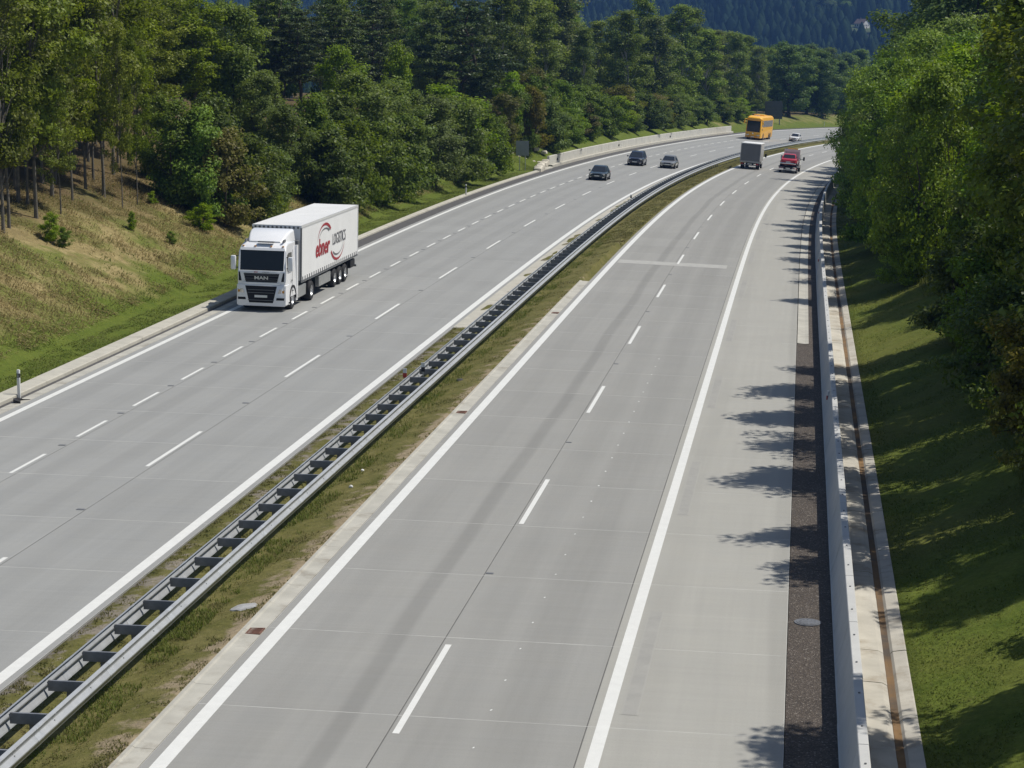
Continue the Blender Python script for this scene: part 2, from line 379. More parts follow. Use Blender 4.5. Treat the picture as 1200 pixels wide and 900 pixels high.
# ------------------------------------------------------------ ground and road
def build_ground():
    offs = np.concatenate([[-420, -330, -250, -190, -150, -120, -100, -85, -72, -62, -54, -48], np.arange(-44, -22.4, 1.0), [-22.4, -22.25, -22.05, -21.9, -21.4],
        [-20.5, -9.0, -8.85], [-8.72, -8.3, -7.8, -7.3, -6.8, -6.4, -6.0, -5.6, -5.2, -4.9, -4.72], [-4.6, 0, 7, 9.6, 9.82], [9.9, 10.3], np.arange(11, 32, 1.0), [34, 38, 43, 50, 60, 75, 95, 120, 150, 190, 250, 330, 420]])
    sv = np.concatenate([np.arange(-60, 20, 8), np.arange(20, 200, 1.5), np.arange(200, 420, 3), np.arange(420, 700, 10), np.arange(700, 960, 20)])
    SS, OO = np.meshgrid(sv, offs, indexing='ij'); X, Y = xy(SS, OO); Z = terr(SS, OO)
    low = ((OO > -22.2) & (OO < -8.8)) | ((OO > -4.68) & (OO < 9.85)); Z = Z - .22 * low
    rn = np.random.default_rng(3); g = (OO <= -23) | (OO >= 10.9); Z = Z + g * rn.normal(0, .05, Z.shape)
    md = (OO < -4.75) & (OO > -8.7); Z = Z + md * (rn.normal(0, .02, Z.shape) + .03)
    v = np.stack([X, Y, Z], -1).reshape(-1, 3); uv = np.stack([OO, SS], -1).reshape(-1, 2)
    n, m = len(offs), len(sv); j, i = np.meshgrid(np.arange(m - 1), np.arange(n - 1), indexing='ij')
    f = np.stack([j * n + i, j * n + i + 1, (j + 1) * n + i + 1, (j + 1) * n + i], -1).reshape(-1, 4)
    mo = ((offs[:-1] + offs[1:]) / 2)[i.ravel()]; fm = np.where(mo < -15, 0, np.where(mo < -2, 1, 2))
    me = npmesh('ground', v, f, [M['g_left'], M['g_med'], M['g_right']], uv, fm, True)
    return tag(put('ground', me), kind='structure')
ground = build_ground()

def road_part(name): return tag(empty(name, Matrix.Identity(4)), kind='structure')
road_r = road_part('road_right_carriageway'); road_l = road_part('road_left_carriageway')
SLAB_END = 150.0; JP = 5.56; JS = 38.75 - 3 * JP
rows = [JS + JP * k for k in range(-1, 26) if JS + JP * k < SLAB_END]
SLAB_END = rows[-1]
colsR = [(-4.2, -.16, 'slab_r'), (-.16, 3.55, 'slab_r'), (3.55, 7.33, 'slab_sh')]
colsL = [(-20.75, -16.5, 'slab_l'), (-16.5, -12.72, 'slab_l'), (-12.72, -8.78, 'slab_l')]
far = np.concatenate([np.arange(SLAB_END + .008, 420, 3.0), np.arange(420, 640, 8.0)])
for par, cols in ((road_r, colsR), (road_l, colsL)):
    a, b = cols[0][0], cols[-1][1]
    o = sweep('subbase', slist(rows[0], SLAB_END, 4), [(a, -.004), (b, -.004)], [M['joint']], par)
    for (x0, x1, mk) in cols:
        for k in range(len(rows) - 1):
            s0, s1 = rows[k] + .008, rows[k + 1] - .008
            g = .009
            sweep('slab', slist(s0, s1, 2.8), [(x0 + g, -.15), (x0 + g, -.004), (x0 + g + .012, 0), (x1 - g - .012, 0), (x1 - g, -.004), (x1 - g, -.15)], [M[mk]], par)
        sweep('far_slabs', far, [(x0 + g, -.15), (x0 + g, 0), (x1 - g, 0), (x1 - g, -.15)], [M[mk]], par)
    for s in rows[1:]: sweep('transverse_joint', [s - .012, s + .012], [(a + .02, .0015), (b - .02, .0015)], [M['joint']], par)
    for c in cols[1:]:
        sweep('joint_sealant', slist(rows[0], 420, 4), [(c[0] - .012, -.002), (c[0] + .012, -.002)], [M['joint_d']], par)
    # near end of the carriageway, below and behind the camera
    sweep('far_slabs', slist(-60, rows[0] - .008, 4), [(a, 0), (b, 0)], [M[cols[0][2]]], par)
# painted lines
def lineobj(name, s0, s1, c, w, par, m='paint', z=.004, step=2.0):
    return sweep(name, slist(s0, s1, step), [(c - w / 2, z), (c + w / 2, z)], [M[m]], par)
lineobj('edge_line', -40, 560, -3.86, .30, road_r, step=3); lineobj('edge_line', -40, 560, 3.86, .26, road_r, step=3)
lineobj('edge_line', -40, 560, -9.10, .31, road_l, step=3); lineobj('edge_line', -40, 560, -20.33, .26, road_l, step=3)
for k in range(0, 23): lineobj('lane_dash', 37.66 + 18 * k - 18 * 0, 43.75 + 18 * k, 0, .135, road_r)
for k in range(-1, 22): lineobj('lane_dash', 62.75 + 18 * k, 68.8 + 18 * k, -12.88, .135, road_l)
for k in range(0, 52): lineobj('lane_dash', 60.95 + 6.08 * k, 64.0 + 6.08 * k, -16.69, .125, road_l)
# ground-off old dashes beside the right edge line, pale dust bar, paint drips
for k in range(0, 8): lineobj('old_marking', 39.6 + 18.2 * k, 47.4 + 18.2 * k, 4.30, .34, road_r, 'old_mark')
lineobj('dust_bar', 126.4, 128.4, -.3, 6.6, road_r, 'pale_mark', .003)
mb = MB()
rr = random.Random(5)
for k in range(11):
    s = 34.9 + 2.2 * k + rr.uniform(-.1, .1)
    c = [P3(s + .05 * math.sin(t) * rr.uniform(.7, 1.3), 1.585 + .02 * math.cos(t) * rr.uniform(.7, 1.2) + .01 * math.sin(t), .005) for t in np.linspace(0, 6.283, 8)[:-1]]
    mb.add(c, [tuple(range(7))])
for k in range(14):
    s = 59 + 2.2 * k
    c = [P3(s + .07 * math.sin(t), 1.6 + .03 * math.cos(t), .005) for t in np.linspace(0, 6.283, 7)[:-1]]; mb.add(c, [tuple(range(6))])
o = mb.obj('paint_drips', M['plastic_w'], road_r, fixn=False); tag(o, kind='stuff')
# small dark plates (road studs)
pm = MB().rbox(-.15, .15, -.075, .075, -.01, .010, .006).mesh('road_stud', M['iron'])
def plate(s, off, par, k=1.0):
    o = put('road_stud', pm, par, frame(s, off, 1, .003) @ Matrix.Diagonal((k, k * 1.25, 1, 1)))
for k in range(-1, 8): plate(50.1 + 17.75 * k, -.04, road_r, .62)
for k in range(0, 9): plate(56.5 + 18.1 * k, -12.86, road_l, .8)
for k in range(0, 26): plate(65.5 + 6.08 * k, -16.66, road_l, .8)
# ---- right verge: gravel strip, concrete gutter
verge = tag(empty('roadside_drain', Matrix.Identity(4)), kind='structure')
sweep('gravel_strip', slist(-40, 430, 3), [(7.34, -.12), (7.345, -.012), (7.9, -.02), (8.45, -.015)], [M['gravel']], verge)
sweep('gutter_blocks', slist(94.6, 420, 2), [(7.37, -.05), (7.37, .018), (7.55, .004), (7.72, -.004), (7.88, .012), (7.88, -.05)], [M['gutter']], verge)
L = 2.4; k = 0
s = 26.0
rg = random.Random(11)
while s < 215:
    for (prof) in ([(8.7, -.2), (8.7, .01), (9.32, -.015), (9.44, -.075), (9.44, -.2)], [(9.58, -.2), (9.58, -.075), (9.64, -.01), (9.9, .035), (9.93, .03), (9.93, -.2)]):
        dz = rg.uniform(-.006, .006)
        sweep('gutter_slab', [s + .006, s + L / 2, s + L - .006], [(a, b + dz) for a, b in prof], [M['gutter_w']], verge)
    s += L
sweep('gutter_far', slist(s, 430, 3), [(8.7, 0), (9.32, -.01), (9.44, -.075), (9.58, -.075), (9.64, -.01), (9.92, .03)], [M['gutter_w']], verge)
sweep('gutter_near', slist(-40, 26, 4), [(8.7, 0), (9.32, -.01), (9.44, -.075), (9.58, -.075), (9.64, -.01), (9.92, .03)], [M['gutter_w']], verge)
sweep('silt', slist(20, 215, 1.2), [(9.425, -.08), (9.44, -.062), (9.51, -.068), (9.58, -.062), (9.6, -.08)], [M['rust']], verge)
# ---- median edge strip (right carriageway side)
s = 24.0
medg = tag(empty('median_edge_strip', Matrix.Identity(4)), kind='structure')
while s < 115.4:
    e = min(s + 4.0, 115.5)
    sweep('edging_slab', slist(s + .006, e - .006, 2), [(-4.72, -.1), (-4.72, .03), (-4.64, .03), (-4.60, .002), (-4.22, -.006), (-4.22, -.1)], [M['gutter']], medg)
    s = e
# left carriageway side: concrete strip where the grass ends
s = 96.8
while s < 260:
    e = s + 5.0
    sweep('edging_slab', slist(s + .008, e - .008, 2.5), [(-8.76, -.1), (-8.76, .02), (-7.75, .05), (-7.73, -.1)], [M['kerb']], medg)
    s = e
sweep('edging_far', slist(s, 480, 3), [(-8.76, -.1), (-8.76, .02), (-7.75, .05), (-7.73, -.1)], [M['kerb']], medg)
# ---- left edge: drain strip, slot, kerb
lk = tag(empty('left_kerb', Matrix.Identity(4)), kind='structure')
sweep('drain_strip', slist(-40, 118, 4), [(-21.22, -.05), (-21.20, -.01), (-20.78, .0), (-20.77, -.05)], [M['gutter']], lk)
sweep('dark_strip', slist(118, 480, 4), [(-21.85, -.05), (-21.84, -.004), (-20.78, -.004), (-20.77, -.05)], [M['asphalt_d']], lk)
sweep('slot', slist(-40, 118, 4), [(-21.5, -.05), (-21.5, -.03), (-21.2, -.03), (-21.2, -.06)], [M['asphalt_d']], lk)
s = 20.0
while s < 227.5:
    e = min(s + 3.0, 228.0); w0 = -21.42 if s < 118 else -21.72
    if e - s > .5:
        sweep('kerb_stone', slist(s + .008, e - .008, 1.5), [(w0, -.1), (w0 - .01, .09), (w0 - .05, .12), (-22.1, .15), (-22.14, .13), (-22.14, -.1)], [M['kerb']], lk)
    s = e
# ------------------------------------------------------------ barriers, walls, posts
I4 = Matrix.Identity(4)
def barrier():
    t = empty('concrete_barrier', I4, 'long pale concrete safety barrier beside the dark gravel strip, right roadside', 'barrier')
    s = 39.72 - 4.05 * 4; rg = random.Random(2)
    prof = [(8.35, -.12), (8.35, .05), (8.375, .08), (8.50, .47), (8.625, .985), (8.64, 1.0), (8.80, 1.0), (8.815, .985), (8.86, -.12)]
    while s < 300:
        j = rg.uniform(-.006, .006)
        o = sweep('segment', slist(s + .012, s + 4.038, 2.1), [(a + j, b) for a, b in prof], [M['barrier']], t, ref=8.6, closed=True)
        s += 4.05
    mb = MB()
    s = 39.72 - 4.05 * 4
    lm = MB().cyl((0, 0, -.01), (0, 0, .02), .022, n=8).mesh('lifting_anchor', M['iron'])
    while s < 130:
        for d in (1.0, 3.0): put('lifting_anchor', lm, t, Matrix.Translation(P3(s + d, 8.72) + Vector((0, 0, 1.0 + zroad(s, 8.6) - zroad(s, 8.72)))))
        s += 4.05
    for (s, lb) in ((76.0, 'red and white reflector on the concrete barrier, level with the gravel strip'), (128.7, 'small red reflector on the concrete barrier nearer the bend'), (172.0, 'farthest red reflector on the concrete barrier, under the overhanging trees')):
        f = frame(s, 8.50, 1, .52)
        r = empty('barrier_reflector', f, lb, 'reflector', 'reflectors on the right barrier')
        MB().rbox(-.03, .015, -.06, .06, .0, .15, .008).obj('red_panel', M['red_refl'], r)
        MB().rbox(-.01, .05, -.055, .055, .155, .33, .008).obj('white_panel', M['plastic_w'], r)
        MB().box(0, .12, -.02, .02, .04, .28).obj('bracket', M['zinc'], r)
barrier()

def guard_rail():
    t = empty('guard_rail', I4, 'double sided steel guard rail along the grassy median', 'guard rail')
    w = [(.0, .79), (.055, .775), (.07, .755), (.015, .655), (.015, .63), (.10, .545), (.10, .52), (.03, .40), (.02, .37)]
    inner = [(a - .008, b) for a, b in reversed(w)]
    prof = [(0.0, 0.0)]
    sv = np.concatenate([slist(20, 200, 2.0), slist(203, 480, 3.0)])
    for sg, o0 in ((1, -6.40), (-1, -7.24)):
        pr = [(o0 + sg * a, b) for a, b in w + inner]
        sweep('rail', sv, pr, [M['zinc']], t, ref=-6.8, closed=True, smooth=False)
    sp = MB()
    sp.box(-.42, .42, -.004, .004, .50, .71).box(-.42, .42, 0.0, .055, .704, .712).box(-.42, .42, 0.0, .055, .498, .506).box(-.424, -.416, .002, .05, .50, .71).box(.416, .424, .002, .05, .50, .71)
    for sg, o0 in ((1, -6.40), (-1, -7.24)):
        s = 35.6 - 4.11 * 3
        while s < 150:
            sweep('splice', [s, s + .16, s + .32], [(o0 + sg * (a + .004), b) for a, b in w] + [(o0 + sg * (a - .012), b) for a, b in reversed(w)], [M['zinc_s']], t, ref=-6.8, closed=True)
            s += 4.11
    spm = sp.mesh('spacer', M['zinc_d'])
    ps = MB().box(-.06, .06, -.004, .004, -.25, .56).box(-.064, -.056, -.003, .05, -.25, .55).box(.056, .064, -.003, .05, -.25, .55)
    psm = ps.mesh('post', M['zinc_d'])
    bolt = MB().cyl((0, 0, -.006), (0, 0, .016), .016, n=6).mesh('bolt', M['zinc'])
    s = 36.6 - 2.055 * 8; k = 0
    while s < 470:
        f = frame(s, -6.82, 1, 0, tilt=False)
        put('spacer', spm, t, f)
        if s < 260: put('post', psm, t, f @ Matrix.Translation((0, .06, 0)))
        s += 2.055; k += 1
    s = 36.6 - 2.055 * 6
    while s < 120:
        for z in (.725, .60):
            put('bolt', bolt, t, frame(s, -6.345 if z > .7 else -6.36, 1, z, tilt=False) @ Matrix.Rotation(R(75), 4, 'Y'))
        s += 2.055
    for (s, off, red, lb) in ((77.3, -7.36, True, 'red and white delineator clamped on the left rail of the median guard rail'), (78.9, -6.95, False, 'white reflector plate between the two rails of the median guard rail')):
        r = empty('rail_delineator', frame(s, off, 1, .70, tilt=False), lb, 'delineator')
        MB().rbox(-.075, .075, -.012, .012, .22, .40, .008).obj('white_panel', M['plastic_w'], r)
        MB().rbox(-.075, .075, -.012, .012, .04, .215, .008).obj('lower_panel', M['red_refl'] if red else M['plastic_k'], r)
        MB().box(-.02, .02, .012, .03, -.14, .3).obj('bracket', M['zinc'], r)
    r = empty('rail_delineator', frame(178, -7.36, 1, .70, tilt=False), 'small dark delineator on the left rail of the median barrier near the cars', 'delineator')
    MB().rbox(-.075, .075, -.012, .012, .22, .34, .008).obj('white_panel', M['plastic_w'], r); MB().rbox(-.075, .075, -.012, .012, .04, .215, .008).obj('lower_panel', M['plastic_k'], r)
guard_rail()

def retaining_wall():
    t = empty('retaining_wall', I4, 'low pale concrete retaining wall along the outside of the bend', 'wall')
    s = 228.6
    while s < 372:
        e = s + 4.0; top = 1.22
        sweep('wall_panel', slist(s + .004, e - .004, 2.0), [(-22.28, -.2), (-22.24, top - .03), (-22.27, top), (-22.47, top), (-22.5, top - .03), (-22.5, -.2)], [M['wall']], t, ref=-22.2, closed=True)
        sweep('footing', slist(s + .003, e - .003, 2.0), [(-21.86, -.2), (-21.88, .26), (-21.92, .29), (-22.23, .31), (-22.23, -.2)], [M['kerb']], t, ref=-22.0, closed=True)
        s = e
    for s, lb in ((233.5, 'dark reflector on the retaining wall, nearest its stone-lined end'), (277, 'dark reflector midway along the retaining wall, above the dark van-like car'), (318, 'dark reflector on the retaining wall left of the yellow coach')):
        r = empty('wall_reflector', frame(s, -22.22, 1, .55), lb, 'reflector', 'reflectors on the retaining wall')
        MB().rbox(0, .10, -.06, .06, 0, .30, .01).obj('panel', M['plastic_k'], r)
        MB().box(-.03, .02, -.025, .025, .05, .25).obj('bracket', M['zinc'], r)
retaining_wall()

def chute():
    t = empty('stone_chute', I4, 'pale stone drainage chute at the start of the retaining wall', 'drain')
    rg = random.Random(4)
    def stone(s, off, z, a, b, h, ry=0):
        m = MB().rbox(-a / 2, a / 2, -b / 2, b / 2, -h, h * .3, min(a, b) * .14, seg=1)
        m.v = [(x + rg.uniform(-.03, .03), y + rg.uniform(-.03, .03), q + rg.uniform(-.02, .02)) for x, y, q in m.v]
        f = frame(s, off, 1, 0, tilt=False); f.translation = P3(s, off, z, True)
        m.obj('stone', M['stone_w'], t, f @ Matrix.Rotation(rg.uniform(-.2, .2), 4, 'Z') @ Matrix.Rotation(ry, 4, 'X'))
    for k in range(4): stone(219.8 + k * .95, -21.95 - .07 * k, .30 + .07 * k, .8, .9, .5)
    for k in range(9):
        q = k / 8; stone(222.4 + 6.2 * q, -22.55 - .1 * q, .22 + .62 * q * .55, .55 + .2 * q, .85, .55)
    for k in range(7): stone(229.4 - .3 * k, -22.7 - .75 * k, .16, .75, .9, .35)
    for k in range(4): stone(231.2 - .2 * k, -23.3 - .8 * k, .10, .6, .7, .3)
chute()

def marker_post(s, off, lb, t=False):
    f = frame(s, off, -1, 0, tilt=False); f.translation = P3(s, off, 0, t)
    r = empty('marker_post', f, lb, 'marker post', 'white roadside marker posts')
    MB().rbox(-.06, .06, -.045, .045, -.1, 1.05, .025).obj('post', M['plastic_w'], r, smooth=True)
    MB().rbox(-.063, .063, -.048, .048, .74, .92, .02).obj('band', M['plastic_k'], r, smooth=True)
    MB().box(-.02, .02, .048, .052, .78, .88).obj('reflector', M['zinc'], r)
marker_post(73.9, -21.36, 'white marker post with black band at the kerb, left picture edge')
marker_post(179.0, -21.8, 'white marker post on the kerb between the lorry and the road sign')
marker_post(470.0, -23.2, 'tiny white marker post on the far verge right of the yellow coach', True)

def tyre_scrap():
    pts = [(-.10, .34), (.10, .30), (.17, .14), (.14, -.06), (.02, -.18), (-.16, -.22)]
    mb = MB(); rings = []
    for i, (x, y) in enumerate(pts):
        w = .05 if 0 < i < 5 else .03; a = math.atan2(y, x)
        rings.append([(x + w * math.cos(a), y + w * math.sin(a), .0), (x + w * math.cos(a), y + w * math.sin(a), .05 + .05 * math.sin(i)), (x - w * math.cos(a), y - w * math.sin(a), .07 + .05 * math.sin(i)), (x - w * math.cos(a), y - w * math.sin(a), .01)])
    mb.loft(rings); o = mb.obj('tyre_scrap', M['rubber'], None, frame(73.2, -20.98, -1, .0) @ Matrix.Diagonal((1.2, 1.4, 1.3, 1)), smooth=True)
    tag(o, 'curled black tyre scrap lying at the kerb beside the marker post', 'tyre scrap')
tyre_scrap()

def road_sign():
    s, off = 219.6, -23.6
    f = frame(s, off, -1, 0, tilt=False); f.translation = P3(s, off, 0, True)
    r = empty('road_sign', f, 'grey back of a tall road sign on two thin posts', 'road sign')
    for x in (-.30, .30): MB().cyl((x, 0, -.3), (x, 0, 3.05), .038, n=10).obj('post', M['sign_back'], r, smooth=True)
    for i, (x0, x1) in enumerate(((-.76, -.265), (-.255, .255), (.265, .76))):
        MB().rbox(x0 * .9, x1 * .9, .045, .075, 1.60, 3.15, .008).obj('panel', M['sign_back'], r)
    for z in (1.85, 2.35, 2.9): MB().box(-.6, .6, .02, .046, z - .03, z + .03).obj('brace', M['zinc'], r)
    s, off = 433, -26.3
    f = frame(s, off, -1, 0, tilt=False); f.translation = P3(s, off, 0, True)
    r = empty('large_sign', f, 'large dark grey sign back standing behind the yellow coach', 'sign')
    for x in (-1.2, 1.2): MB().rbox(x - .09, x + .09, -.1, .1, -.4, 4.2, .02).obj('post', M['zinc_d'], r)
    for k in range(5): MB().rbox(-1.8, 1.8, .12, .17, .80 + k * .72, 1.51 + k * .72, .01).obj('panel', SIGN_D, r)
SIGN_D = mat('dark_sign_back', (.085, .092, .105), .6, .1, var=.1)
road_sign()

def manhole():
    f = frame(47.2, 7.79, 1, -.012)
    r = empty('manhole_cover', f, 'round grey cast iron manhole cover set in the dark gravel strip', 'manhole cover')
    MB().cyl((0, 0, -.1), (0, 0, .018), .31, n=32).obj('frame', M['iron'], r)
    c = MB().cyl((0, 0, 0), (0, 0, .026), .26, n=28).obj('lid', M['iron'], r)
    mb = MB()
    for k in range(12):
        a = k * math.pi / 6; mb.cyl((.18 * math.cos(a), .18 * math.sin(a), .02), (.18 * math.cos(a), .18 * math.sin(a), .031), .022, n=8)
    mb.obj('studs', M['iron'], c)
manhole()
for s, lb in ((43.95, 'rusty red drain grate in the median edge strip by the nearest lane line, lower left'), (72.5, 'rusty drain grate in the median edge strip farther up the road'), (101.0, 'third and farthest rusty drain grate in the median edge strip')):
    r = empty('drain_grate', frame(s, -4.40, 1, .0), lb, 'drain grate', 'drain grates along the median')
    MB().box(-.17, .17, -.24, -.20, -.05, .012).box(-.17, .17, .20, .24, -.05, .012).box(-.17, -.13, -.20, .20, -.05, .0125).box(.13, .17, -.20, .20, -.05, .0125).obj('frame', M['rustiron'], r)
    for k in range(6): MB().box(-.13, .13, -.185 + .062 * k, -.15 + .062 * k, -.05, .008).obj('bar', M['rustiron'], r)
    MB().box(-.125, .125, -.195, .195, -.06, -.02).obj('pit', M['plastic_k'], r)
def rock(name, s, off, a, b, h, m, lb, cat, seed=1):
    rg = random.Random(seed); bm = bmesh.new(); bmesh.ops.create_icosphere(bm, subdivisions=2, radius=1)
    for v in bm.verts: v.co = Vector((v.co.x * a, v.co.y * b, max(v.co.z, -.3) * h)) * rg.uniform(.88, 1.1)
    me = bpy.data.meshes.new(name); bm.to_mesh(me); bm.free(); me.materials.append(m)
    f = frame(s, off, 1, .03); o = put(name, me, None, f); tag(o, lb, cat)
rock('flat_stone', 46.1, -5.25, .34, .30, .07, M['stone'], 'flat grey stone slab lying in the median grass', 'stone', 3)
rock('dark_stone', 80.6, -5.8, .16, .12, .10, M['asphalt_d'], 'small dark stone at the foot of the median guard rail', 'stone', 5)
rock('pale_stone', 60.2, -5.75, .07, .06, .06, M['plastic_w'], 'tiny white litter scrap in the median grass, nearer the camera', 'litter', 6)
rock('pale_litter', 62.8, -5.95, .06, .06, .06, M['plastic_w'], 'tiny white litter scrap by the guard rail foot, farther from the camera', 'litter', 8)
# ------------------------------------------------------------ trees
def unit(v): return v / (np.linalg.norm(v, axis=-1, keepdims=True) + 1e-9)
def leaves(c, nrm, size, rn, aspect=.6):
    """rhombic leaf faces at centres c, facing nrm"""
    n = len(c); a = unit(np.cross(nrm, rn.normal(size=(n, 3)))); b = np.cross(nrm, a)
    L = (size * rn.uniform(.65, 1.35, n))[:, None]; W = L * aspect
    v = np.stack([c - a * L, c - b * W + a * L * .12, c + a * L, c + b * W + a * L * .12], 1).reshape(-1, 3)
    return v, np.arange(4 * n).reshape(-1, 4)
def tube(mb, pts, radii, n=7):
    rings = []
    for i, p in enumerate(pts):
        d = (pts[min(i + 1, len(pts) - 1)] - pts[max(i - 1, 0)]).normalized(); u = d.cross(Vector((.3, .9, .1))).normalized(); w = d.cross(u)
        rings.append([p + (u * math.cos(2 * math.pi * k / n) + w * math.sin(2 * math.pi * k / n)) * radii[i] for k in range(n)])
    mb.loft(rings)
PROTO = {}
def broadleaf(key, seed, h, r, cb, ncl, per, rc, leaf, lm, bark, prof, trunk_r, nlimb=18, lean=.3, stems=1, low=0.0):
    rn = np.random.default_rng(seed); rg = random.Random(seed)
    nb = max(9, ncl // 9)
    tb = cb + (1 - cb) * (np.arange(nb) + rn.uniform(0, 1, nb)) / nb; tq = (tb - cb) / (1 - cb)
    ab = np.arange(nb) * 2.4 + rn.normal(0, .5, nb); rb = r * prof(tq) * rn.uniform(.55, 1.12, nb)
    tip = np.stack([rb * np.cos(ab), rb * np.sin(ab), tb * h], 1); tip[-1] = (0, 0, h * .99)
    bas = np.stack([0 * rb, 0 * rb, np.maximum(tb * h - rb * .75, cb * h * .6)], 1)
    j = rn.integers(0, nb, ncl); w = rn.uniform(.30, 1.06, (ncl, 1)) ** .8
    C = bas[j] + (tip[j] - bas[j]) * w + rn.normal(size=(ncl, 3)) * np.array([.42, .42, .34]) * rc * 1.25
    C[:, 0] += lean * np.clip(C[:, 2] / h, 0, 1) ** 1.4; C[:, 2] = np.clip(C[:, 2], .02 * h, h * .985)
    sz = rc * rn.uniform(.45, 1.4, ncl)
    cnt = np.maximum((per * (sz / rc) ** 2).astype(int), 6)
    idx = np.repeat(np.arange(ncl), cnt); n = len(idx)
    dirs = unit(rn.normal(size=(n, 3))); q = rn.uniform(0, 1, n) ** .45
    pos = C[idx] + dirs * (sz[idx] * q)[:, None] * np.array([1, 1, .62])
    pos[:, 2] = np.maximum(pos[:, 2], .05 + low)
    out = unit(pos - np.array([0, 0, h * (cb + .35 * (1 - cb))]))
    nr = unit(out * .55 + dirs * .45 + np.array([0, 0, .45]) + rn.normal(size=(n, 3)) * .55)
    v, f = leaves(pos, nr, leaf, rn)
    cm = npmesh('crown', v, f, lm)
    mb = MB()
    for st in range(stems):
        a0 = st * 2.4 + seed; sp = 0 if stems == 1 else r * .12
        base = Vector((sp * math.cos(a0), sp * math.sin(a0), -.4)); pts = [base]; rr = [trunk_r * 1.5]
        N = 9; top = h * (.93 if stems == 1 else .7)
        for i in range(1, N + 1):
            q = i / N
            pts.append(Vector((base.x * (1 + 2.5 * q) + lean * q ** 1.4 + rg.gauss(0, .012 * h * q), base.y * (1 + 2.5 * q) + rg.gauss(0, .012 * h * q), top * q)))
            rr.append(trunk_r * (1 - q) ** .8 + .012)
        tube(mb, pts, rr, 8)
        for k in range(nlimb // stems):
            ci = rg.randrange(ncl); c = Vector(C[ci]); zq = max(.06, min(.9, (c.z * rg.uniform(.5, .85)) / top)); i = min(int(zq * N), N - 1); q = zq * N - i
            b = pts[i].lerp(pts[i + 1], q); mid = b.lerp(c, .5) + Vector((0, 0, .06 * h * rg.uniform(-.3, 1)))
            tube(mb, [b, mid, c], [rr[i] * .5, rr[i] * .28, .008], 5)
    PROTO[key] = (mb.mesh('trunk', bark, True), cm, h, r)
def conifer(key, seed, h, r, cb, lm, bark, trunk_r, pine=False):
    rn = np.random.default_rng(seed); rg = random.Random(seed); mb = MB()
    pts = [Vector((rg.gauss(0, .004 * h) * i, rg.gauss(0, .004 * h) * i, h * i / 8 - (.4 if i == 0 else 0))) for i in range(9)]
    tube(mb, pts, [trunk_r * (1.35 if i == 0 else (1 - i / 8) ** .8) + .015 for i in range(9)], 8)
    Cs, Ns, Sz = [], [], []
    lv = 26 if not pine else 13
    for i in range(lv):
        t = cb + (1 - cb) * (i + rg.uniform(-.3, .3)) / lv; z = t * h; q = (t - cb) / (1 - cb)
        Lb = r * ((1 - q) ** .85 * (.55 + .45 * min(1, q * 6)) if not pine else (math.sin(math.pi * min(1, .22 + q * .8)) ** .7) * rg.uniform(.7, 1.1)) + .25
        nb = rg.randint(5, 8) if not pine else rg.randint(4, 6); a0 = rg.uniform(0, 6.28)
        for k in range(nb):
            a = a0 + 6.283 * k / nb + rg.uniform(-.3, .3); L = Lb * rg.uniform(.75, 1.15); up = .18 if pine else (-.05 - .22 * (1 - q))
            d = Vector((math.cos(a), math.sin(a), up)); b = Vector((0, 0, z)); e = b + d * L
            tube(mb, [b, b + d * L * .5 + Vector((0, 0, .05 * L)), e], [.012 + trunk_r * .22 * (1 - q), .02, .006], 4)
            if pine:
                ncl = max(3, int(L * 2.2))
                for c in range(ncl):
                    w = rg.uniform(.35, 1.05); cc = b + d * L * w + Vector((rg.gauss(0, .3), rg.gauss(0, .3), rg.gauss(.1, .14)))
                    n = 34; dr = unit(rn.normal(size=(n, 3))); Cs.append(np.array(cc) + dr * np.array([.48, .48, .24]) * rn.uniform(.3, 1, (n, 1)))
                    Ns.append(unit(dr * .5 + np.array([0, 0, .6]) + rn.normal(size=(n, 3)) * .5)); Sz.append(np.full(n, .15))
            else:
                n = max(8, int(L * 17)); w = rn.uniform(.12, 1.03, n); sd = rn.normal(0, 1, n) * (.10 + .16 * (1 - w) + .03 * L)
                perp = np.array([-math.sin(a), math.cos(a), 0]); p = np.array(b) + np.outer(w * L, np.array(d)) + np.outer(sd, perp) + np.outer(-np.abs(rn.normal(0, .10, n)) - .1 * np.abs(sd), [0, 0, 1])
                Cs.append(p); Ns.append(unit(np.array([0, 0, .75]) + rn.normal(size=(n, 3)) * .55)); Sz.append(np.full(n, .17))
    C, N_, Z_ = np.concatenate(Cs), np.concatenate(Ns), np.concatenate(Sz)
    v, f = leaves(C, N_, Z_, rn, .42)
    PROTO[key] = (mb.mesh('trunk', bark, True), npmesh('crown', v, f, lm), h, r)
